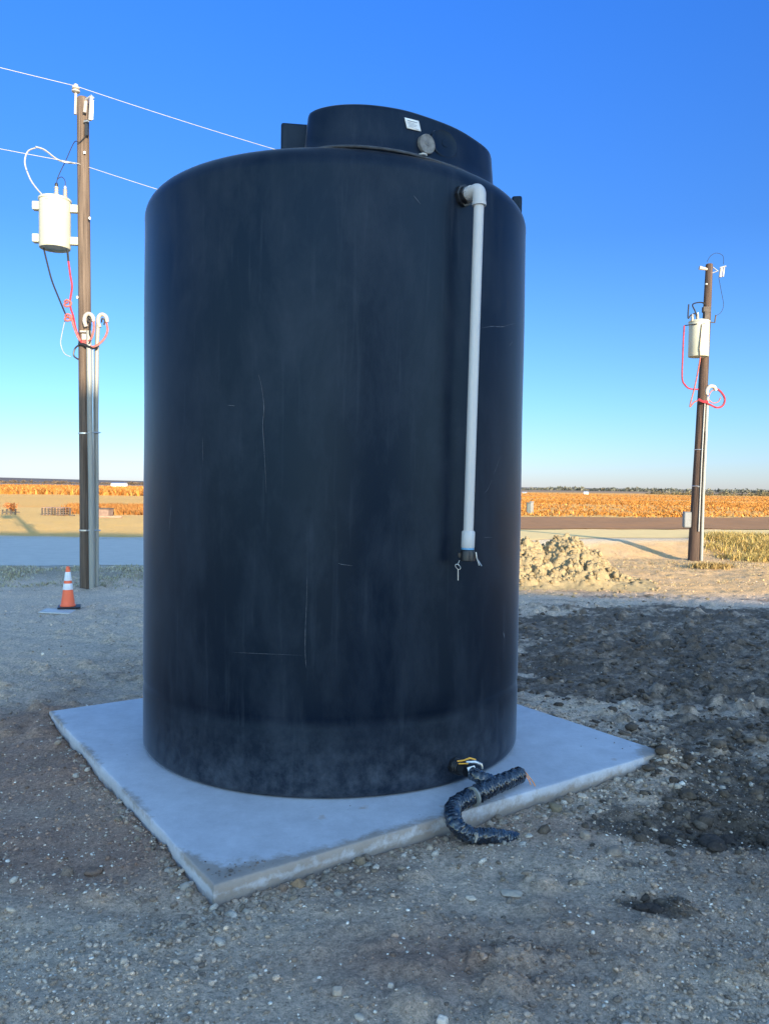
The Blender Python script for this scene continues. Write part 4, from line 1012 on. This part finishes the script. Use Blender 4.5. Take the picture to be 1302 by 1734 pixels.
    # fuse cutout
    mb = MB(); mb.tube([q(155, 164, -.18), q(152.5, 203, -.18)], .030, 12); mb.tube([q(145.5, 171, -.14), q(143.5, 190, -.14)], .030, 12)
    cu = mb.build('fuse_cutout', M['porcelain'], p)
    mb = MB(); mb.tube([q(145, 168, -.15), q(155, 161, -.2), q(159, 166, -.18)], .018, 8); mb.tube([q(157.5, 170, -.18), q(156.5, 202, -.18)], .012, 8); mb.tube([q(143, 205, -.13), q(150, 204, -.18)], .018, 8); mb.build('fuse_tube', M['steel'], cu)
    mb = MB(); mb.box(q(147, 216, -.11), (.05, .05, .26)); mb.build('cutout_bracket', M['cable'], p)
    wire([(146, 228, Y - .13), (135, 240, Y - .13), (126, 240, Y - .1), (112, 270, Y - .1), (98, 300, Y - .12), (96.5, 312, Y - .13)], .007, 'cable', 'jumper_wire', p)
    wire([(97, 303, Y - .13), (104, 299, Y - .13), (110, 305, Y - .14), (110.5, 316, Y - .15)], .006, 'cable', 'jumper_wire', p)
    wire([(60, 250, Y - .1), (47, 256, Y - .1), (42, 275, Y - .1), (50, 300, Y - .1), (60, 316, Y - .12), (75, 333, Y - .15)], .014, 'alu', 'ground_lead', p)
    for bx_, by_ in ((143, 257), (152, 368), (131, 502)):
        mb = MB(); mb.lathe(q(bx_, by_, -.11), [(.02, -.03), (.025, 0), (.01, .02)], 8); mb.build('bolt', M['steel'], p)
    return p, b, t
PA_, PAB, PAT = pole_a()

# --- far pole at the right
def pole_b():
    Y = 20.5; b = ray(1175, 950, Y); b.z = H(b.x, b.y); t = ray(1201, 448, Y)
    p = empty('utility_pole', (b.x, b.y, b.z), 'farther dark leaning utility pole right of the tank in full sun', 'utility pole')
    shaft(p, b, t, .165, .088, 'pole2')
    def q(px, py, dy=0): return ray(px, py, Y + dy)
    pipe(p, [q(1187.5, 950, -.14), q(1190.5, 840, -.13), q(1195, 740, -.11), q(1198, 672, -.1)], .040, 'conduit', 'conduit')
    pipe(p, [q(1183, 900, -.19), q(1188, 780, -.17), q(1193.5, 680, -.15)], .016, 'alu', 'ground_wire')
    tag(pipe(p, [q(1185, 948, -.16), q(1189, 830, -.16), q(1194, 730, -.15)], .012, 'cable', 'cable_guard'))
    # meter box at breast height
    mb = MB(); c = q(1163, 880, .02); mb.box(c, (.20, .16, .42)); mb.build('meter_box', M['meter'], p, bevel=.03)
    for y_ in (760, 822):
        mb = MB(); k = (950 - y_) / 502; mb.lathe(b.lerp(t, k), [(.17 - .077 * k + .003, -.01), (.17 - .077 * k + .008, 0), (.17 - .077 * k + .003, .01)], 24); mb.build('strap', M['steel'], p)
    # transformer in front-left of the pole
    tc = q(1183, 575, -.28); z0 = q(1183, 604, -.28).z; z1 = q(1183, 543, -.28).z
    tr = transformer(p, (tc.x, tc.y), .25, z0, z1, (.45, 1), False)
    for px, h in ((1172, .18), (1181, .22)):
        a = q(px, 544, -.40); bushing(tr, (a.x, a.y, a.z), h)
    mb = MB(); mb.tube([q(1158.5, 551, -.4), q(1180, 548, -.5)], .014, 8); mb.build('crossarm_bar', M['cable'], tr)
    mb = MB(); mb.tube([q(1193, 547, -.53), q(1188, 549, -.54), q(1184, 590, -.54), q(1185, 604, -.54)], .013, 6); mb.build('drip_cable', M['darkwood'], tr)
    wire([(1158.5, 551, Y - .4), (1157, 575, Y - .4), (1156, 600, Y - .4), (1155, 640, Y - .4), (1160, 652, Y - .35), (1168, 658, Y - .3), (1182, 659, Y - .2)], .020, 'red', 'secondary_cable', p)
    wire([(1186, 604, Y - .5), (1181, 632, Y - .4), (1175, 660, Y - .3), (1168, 688, Y - .25), (1175, 681, Y - .22), (1186, 676, Y - .2)], .018, 'pink', 'secondary_cable', p)
    # weatherhead and loops
    mb = MB(); mb.tube(crom([q(1197, 668, -.12), q(1197, 660, -.12), q(1202, 654, -.12), q(1209, 655, -.1), q(1212, 661, -.1)], 6), .05, 12); mb.build('weatherhead', M['porcelain'], p)
    wire([(1212, 657, Y - .1), (1221, 664, Y - .1), (1227, 675, Y - .1), (1224, 686, Y - .1), (1214, 690, Y - .12), (1200, 684, Y - .15), (1184, 677, Y - .2)], .026, 'red', 'service_cable', p)
    wire([(1220, 672, Y - .1), (1216, 680, Y - .1), (1207, 682, Y - .1), (1200, 675, Y - .1), (1203, 664, Y - .1), (1208, 660, Y - .1)], .014, 'pink', 'service_cable', p)
    wire([(1182, 676, Y - .22), (1190, 680, Y - .24), (1198, 680, Y - .2)], .034, 'red', 'cable_bundle', p)
    # top hardware
    mb = MB(); mb.tube([q(1184, 453, -.05), q(1199, 456, -.03)], [.05, .03], 10); mb.build('side_insulator', M['porcelain'], p)
    mb = MB(); mb.tube([q(1221, 454, -.1), q(1219, 469, -.1)], .036, 10); mb.tube([q(1226, 453, -.1), q(1224, 468, -.1)], .022, 10); cu = mb.build('fuse_cutout', M['porcelain'], p)
    mb = MB(); mb.tube([q(1219, 453, -.1), q(1229, 450, -.1)], .022, 8); mb.tube([q(1205, 462, -.05), q(1216, 458, -.08)], .016, 8); mb.tube([q(1207, 452, -.05), q(1216, 459, -.08)], .014, 8); mb.build('fuse_tube', M['steel'], cu)
    wire([(1197, 443, Y), (1203, 433, Y), (1213, 428, Y), (1224, 433, Y), (1225, 447, Y - .1)], .006, 'cable', 'jumper_wire', p)
    wire([(1217, 470, Y - .1), (1221, 492, Y - .05), (1225, 515, Y), (1221, 528, Y), (1213, 534, Y)], .006, 'cable', 'jumper_wire', p)
    mb = MB(); mb.tube([q(1202, 545, -.05), q(1210, 546, -.05), q(1212, 533, -.05)], .018, 8); mb.build('bracket_arm', M['darkwood'], p)
    wire([(1200, 522, Y - .05), (1189, 512, Y - .1), (1173, 515, Y - .3), (1177, 527, Y - .35), (1180, 540, Y - .4)], .018, 'cable', 'jumper_wire', p)
    wire([(1166, 515, Y - .35), (1165, 538, Y - .4), (1170, 533, Y - .4), (1178, 530, Y - .4)], .018, 'cable', 'jumper_wire', p)
    mb = MB(); c = q(1196, 524, -.1); mb.box(c, (.2, .12, .14)); mb.box(q(1196, 535, -.14), (.13, .1, .24)); mb.build('pole_bracket', M['darkwood'], p, bevel=.01)
    for bx_, by_ in ((1196, 480), (1183, 823)):
        mb = MB(); mb.lathe(q(bx_, by_, -.13), [(.03, -.03), (.035, 0), (.01, .02)], 8); mb.build('bolt', M['steel'], p)
pole_b()

# --- a plain pole that carries the line on behind the tank
def pole_c():
    x, y = 2.55, 18.7; b = Vector((x, y, H(x, y))); t = Vector((x, y, 8.2))
    p = empty('utility_pole', b, 'plain wooden line pole hidden behind the tank', 'utility pole')
    shaft(p, b, t, .12, .10, 'pole'); insulator(p, t + Vector((0, 0, .03)), .14, .068)
    return t
TC = pole_c()
def line_wire(a, b, sag, r_, label):
    mb = MB(); n = 40
    mb.tube([a.lerp(b, i / n) - Vector((0, 0, sag * 4 * (i / n) * (1 - i / n))) for i in range(n + 1)], r_, 6)
    return mb
A1 = ray(128.5, 145, 13.54); dirv = (Vector((TC.x, TC.y, 0)) - Vector((A1.x, A1.y, 0))); L0 = A1 - dirv * 3.2 + Vector((0, 0, .9))
mb = line_wire(L0, A1, .5, .006, ''); e = TC + Vector((0, 0, .15)); m2 = line_wire(A1, e, .12, .006, '')
mb.add(m2.v, m2.f)
tag(mb.build('overhead_wire', M['alu'], None), 'upper overhead power wire passing over the top of the left pole', 'wire', 'overhead wires')
A2 = ray(131, 276, 13.48); L1 = A2 - dirv * 3.2 + Vector((0, 0, .55))
mb = line_wire(L1, A2, .45, .006, ''); e2 = TC + Vector((0, .0, -1.45)) + Vector((-.1, 0, 0)); m2 = line_wire(A2, e2, .15, .006, '')
mb.add(m2.v, m2.f); mb.tube(crom([ray(60, 248, 13.1), ray(75, 253, 13.2), ray(95, 268, 13.35), ray(110, 274, 13.45), ray(128, 276, 13.46)], 6), .016, 6)
tag(mb.build('overhead_wire', M['alu'], None), 'lower neutral wire tied to the left pole above its transformer', 'wire', 'overhead wires')

# ------------------------------------------------------------------ traffic cone
def cone():
    c = at(115, 1031, -.08); c.z = H(c.x, c.y) + .03
    k = empty('traffic_cone', c, 'orange traffic cone with two white collars on the gravel left of the tank', 'traffic cone')
    mb = MB(); mb.box((c.x + .02, c.y, c.z + .014), (.31, .31, .022), Matrix.Rotation(R(20), 3, 'Z')); mb.build('base', M['cable'], k, bevel=.01)
    Hh = .555; r = lambda z: .098 + (.026 - .098) * (z / Hh)
    mb = MB(); z = .027; pr = [(.108, .0), (.108, .010), (.1, .02)] + [(r(q), q) for q in np.linspace(.03, Hh, 12)] + [(.022, Hh + .012), (.01, Hh + .016)]
    mb.lathe(c + Vector((0, 0, z)), pr, 28); mb.build('cone_body', M['orange'], k)
    for a, b_ in ((.235, .325), (.365, .49)):
        mb = MB(); mb.lathe(c + Vector((0, 0, z)), [(r(a) + .0015, a), (r(a) + .003, a + .003), (r(b_) + .003, b_ - .003), (r(b_) + .0015, b_)], 28, cap=False); mb.build('reflective_collar', M['reflect'], k)
    # white board under and beside it
    q = at(97, 1034, -.06); mb = MB(); mb.box((q.x, q.y + .02, H(q.x, q.y) + .012), (.42, .34, .018), Matrix.Rotation(R(6), 3, 'Z') @ Matrix.Rotation(R(2.5), 3, 'Y'))
    tag(mb.build('board', simple('board_white', (.50, .50, .49), .6, var=.15), None, bevel=.004), 'flat white board lying on the gravel beside the traffic cone', 'board')
cone()

# ------------------------------------------------------------------ things beyond the road
def slat_frame(px0, px1, py0, py1, lab):
    Y = 44.5; a = ray(px0, py1, Y); b = ray(px1, py0, Y); z0 = H((a.x + b.x) / 2, Y); hgt = max(.35, b.z - a.z)
    r = empty('pallet_stack', ((a.x + b.x) / 2, Y, z0), lab, 'pallets', 'pallet stacks beyond the road')
    W_ = b.x - a.x
    mb = MB(); k = 4
    for i in range(k): mb.box(((a.x + b.x) / 2, Y, z0 + .05 + (hgt - .06) * i / (k - 1)), (W_, .9, .035))
    mb.build('deck_boards', M['tanwood'], r)
    for i in range(4):
        for dy in (-.44, .44):
            mb = MB(); mb.box((a.x + .04 + (W_ - .08) * i / 3, Y + dy, z0 + hgt / 2), (.07, .06, hgt - .03)); mb.build('block', M['darkwood'], r)
slat_frame(76, 94, 858, 871, 'left of two dark slatted pallet stacks on the tan lot beyond the road')
slat_frame(98, 114, 858, 871, 'right of two dark slatted pallet stacks on the tan lot beyond the road')
Y = 44.0; a = ray(119, 871, Y); z0 = H(a.x, Y); mb = MB(); mb.box((a.x, Y, z0 + .2), (.07, .07, .45)); mb.box((a.x + .12, Y, z0 + .035), (.28, .09, .07))
tag(mb.build('marker_post', M['darkwood']), 'short dark post just right of the pallet stacks', 'post')
def crate(px0, px1, py0, py1, Y):
    a = ray(px0, py1, Y); b = ray(px1, py0, Y); z0 = H((a.x + b.x) / 2, Y); h_ = b.z - a.z
    r = empty('storage_box', ((a.x + b.x) / 2, Y, z0), 'long low brown box on the lot just right of the near pole', 'box')
    mb = MB(); mb.box(((a.x + b.x) / 2, Y, z0 + h_ * .5), (b.x - a.x, .8, h_)); mb.build('body', simple('dusty_brown', (.20, .13, .10), .8), r, bevel=.02)
    mb = MB(); mb.box(((a.x + b.x) / 2, Y, z0 + h_ + .02), (b.x - a.x + .06, .86, .05)); mb.build('lid', M['darkwood'], r)
crate(150, 188, 860, 872, 43.5)
a = at(184, 877, -.09); mb = MB(); mb.box((a.x, a.y, H(a.x, a.y) + .06), (1.4, .12, .10)); tag(mb.build('timber', M['tanwood'], bevel=.01), 'pale timber lying on the ground in front of the low brown box', 'timber')
g = random.Random(4)
for i, (px, lab) in enumerate([(4, 'first from the left of the dark posts'), (11, 'second from the left of the dark posts'), (18, 'third from the left of the dark posts'), (26, 'rightmost of the dark posts')]):
    a = ray(px, 873, 44.2); z0 = H(a.x, 44.2); mb = MB(); hh = .28 + .06 * (i % 2); mb.tube([(a.x, 44.2, z0 - .05), (a.x + .02, 44.2, z0 + hh)], .045, 8); mb.box((a.x + .12, 44.2, z0 + hh * .45), (.24, .05, .05))
    tag(mb.build('stub_post', M['darkwood']), lab + ' in the low broken rail at far left', 'post', 'stub posts at far left')
def shrub(px, py, Y, s, col, lab, name='dry_shrub', cat='shrub'):
    a = ray(px, py, Y); z0 = H(a.x, Y); r = empty(name, (a.x, Y, z0), lab, cat); g = random.Random(int(px)); mb = MB(); st = MB()
    for i in range(9):
        th = g.random() * 6.28; L = s * g.uniform(.5, 1); e = Vector((a.x + math.cos(th) * L * .5, Y + math.sin(th) * L * .5, z0 + L)); st.tube([(a.x, Y, z0 - .03), ((a.x * .6 + e.x * .4), (Y * .6 + e.y * .4), z0 + L * .5), e], [.02, .015, .006], 5)
        for _ in range(40):
            p = e + Vector((g.gauss(0, s * .16), g.gauss(0, s * .16), g.gauss(0, s * .16))); k = g.uniform(.7, 1.3)
            mb.add([p + Vector((g.gauss(0, .05), g.gauss(0, .05), g.gauss(0, .05))) for _ in range(3)], [(0, 1, 2)], tuple(c * k for c in col))
    mb.build('foliage', M['blade'], r, smooth=False); st.build('stem', M['darkwood'], r)
shrub(19, 868, 46, .50, (.40, .15, .05), 'rust orange dry shrub standing by the broken rail at far left')

def shed(px0, px1, py0, py1, Y, lab, col=(.72, .72, .70)):
    a = ray(px0, py1, Y); b = ray(px1, py0, Y); W_ = b.x - a.x; hgt = b.z - a.z; cx = (a.x + b.x) / 2; z0 = a.z
    r = empty('white_shed', (cx, Y, z0), lab, 'shed', 'white sheds far across the field')
    zb = min(z0, H(cx, Y)) - .1
    mb = MB(); mb.box((cx, Y, (zb + z0 + hgt * .8) / 2), (W_, W_ * .5, z0 + hgt * .8 - zb)); mb.build('wall', M['whitepaint'], r)
    mb = MB(); y0, y1 = Y - W_ * .28, Y + W_ * .28; zt = z0 + hgt * .8 + .003; x0, x1 = cx - W_ * .52, cx + W_ * .52
    mb.add([(x0, y0, zt), (x1, y0, zt), (x1, y1, zt), (x0, y1, zt), (x0, Y, zt + hgt * .25), (x1, Y, zt + hgt * .25)], [(0, 1, 5, 4), (2, 3, 4, 5), (0, 4, 3), (1, 2, 5), (0, 3, 2, 1)]); mb.build('roof', M['steel'], r, smooth=False)
shed(190, 214, 817.5, 824, 300, 'long low white shed far across the field left of the tank')
shed(988, 996, 832, 840, 230, 'small white shed far across the field midway between tank and far pole')
shed(884, 892, 833, 840.5, 235, 'small white shed just clear of the right side of the tank')
def pedestal(px, py, Y, h_, lab, m):
    a = ray(px, py, Y); z0 = H(a.x, Y); r = empty('utility_pedestal', (a.x, Y, z0), lab, 'pedestal')
    mb = MB(); mb.box((a.x, Y, z0 + h_ * .45), (.20, .20, h_ * .9)); mb.build('body', M[m], r, bevel=.02)
    mb = MB(); mb.box((a.x, Y, z0 + h_ * .94), (.24, .24, h_ * .1)); mb.build('cap', M[m], r, bevel=.02)
pedestal(894, 878, 46, .66, 'dark grey utility pedestal by the field edge right of the tank', 'pedestal')
pedestal(899.5, 878, 46.3, .74, 'paler grey utility pedestal just right of the dark one', 'meter')

# ------------------------------------------------------------------ the building behind the viewer whose shade covers the yard
def building():
    r = empty('metal_building', (0, -36, -.1), 'long grey metal building behind the viewer that shades the yard', 'building')
    m, nt, b = newmat('ribbed_sheet_metal'); L = nt.links.new; tc = N(nt, 'ShaderNodeTexCoord'); wv = N(nt, 'ShaderNodeTexWave'); wv.inputs['Scale'].default_value = 1.6
    L(tc.outputs['Object'], wv.inputs['Vector']); bp = N(nt, 'ShaderNodeBump'); bp.inputs['Distance'].default_value = .03; L(wv.outputs['Fac'], bp.inputs['Height']); L(bp.outputs[0], b.inputs['Normal'])
    b.inputs['Base Color'].default_value = (.045, .05, .06, 1); b.inputs['Roughness'].default_value = .5; M['rib'] = m
    x0, x1, y0, y1, h_ = 8, 23.2, -46, -30, 13.30
    mb = MB(); mb.box(((x0 + x1) / 2, (y0 + y1) / 2, h_ / 2 - .1), (x1 - x0, y1 - y0, h_)); mb.build('wall', m, r)
    mb = MB(); ym = (y0 + y1) / 2
    mb.add([(x0 - .2, y0 - .2, h_ - .09), (x1 + .1, y0 - .2, h_ - .09), (x1 + .1, y1 + .02, h_ - .09), (x0 - .2, y1 + .02, h_ - .09), (x0 - .2, ym, h_ + .6), (x1 + .1, ym, h_ + .6)], [(0, 1, 5, 4), (2, 3, 4, 5), (0, 4, 3), (1, 2, 5), (0, 3, 2, 1)]); mb.build('roof', M['steel'], r, smooth=False)
    for x in (12, 19):
        mb = MB(); mb.box((x, y1 + .03, 2.1), (4.2, .06, 4.4)); mb.build('roller_door', simple('door_grey', (.30, .31, .33), .5), r)
    # lower lean-to with a gently falling roof edge
    mb = MB(); xa, xb = 23.203, 37; za, zb = 9.93, 9.30
    mb.add([(xa, y0, -.2), (xb, y0, -.2), (xb, y1, -.2), (xa, y1, -.2), (xa, y0, za), (xb, y0, zb - 0), (xb, y1, zb), (xa, y1, za)], [(0, 3, 2, 1), (4, 5, 6, 7), (0, 1, 5, 4), (2, 3, 7, 6), (1, 2, 6, 5), (0, 4, 7, 3)])
    mb.v[-3] = (xb, y0, zb)
    mb.build('lean_to', m, r, smooth=False)
building()
print('verts', sum(len(o.data.vertices) for o in bpy.data.objects if o.type == 'MESH'))
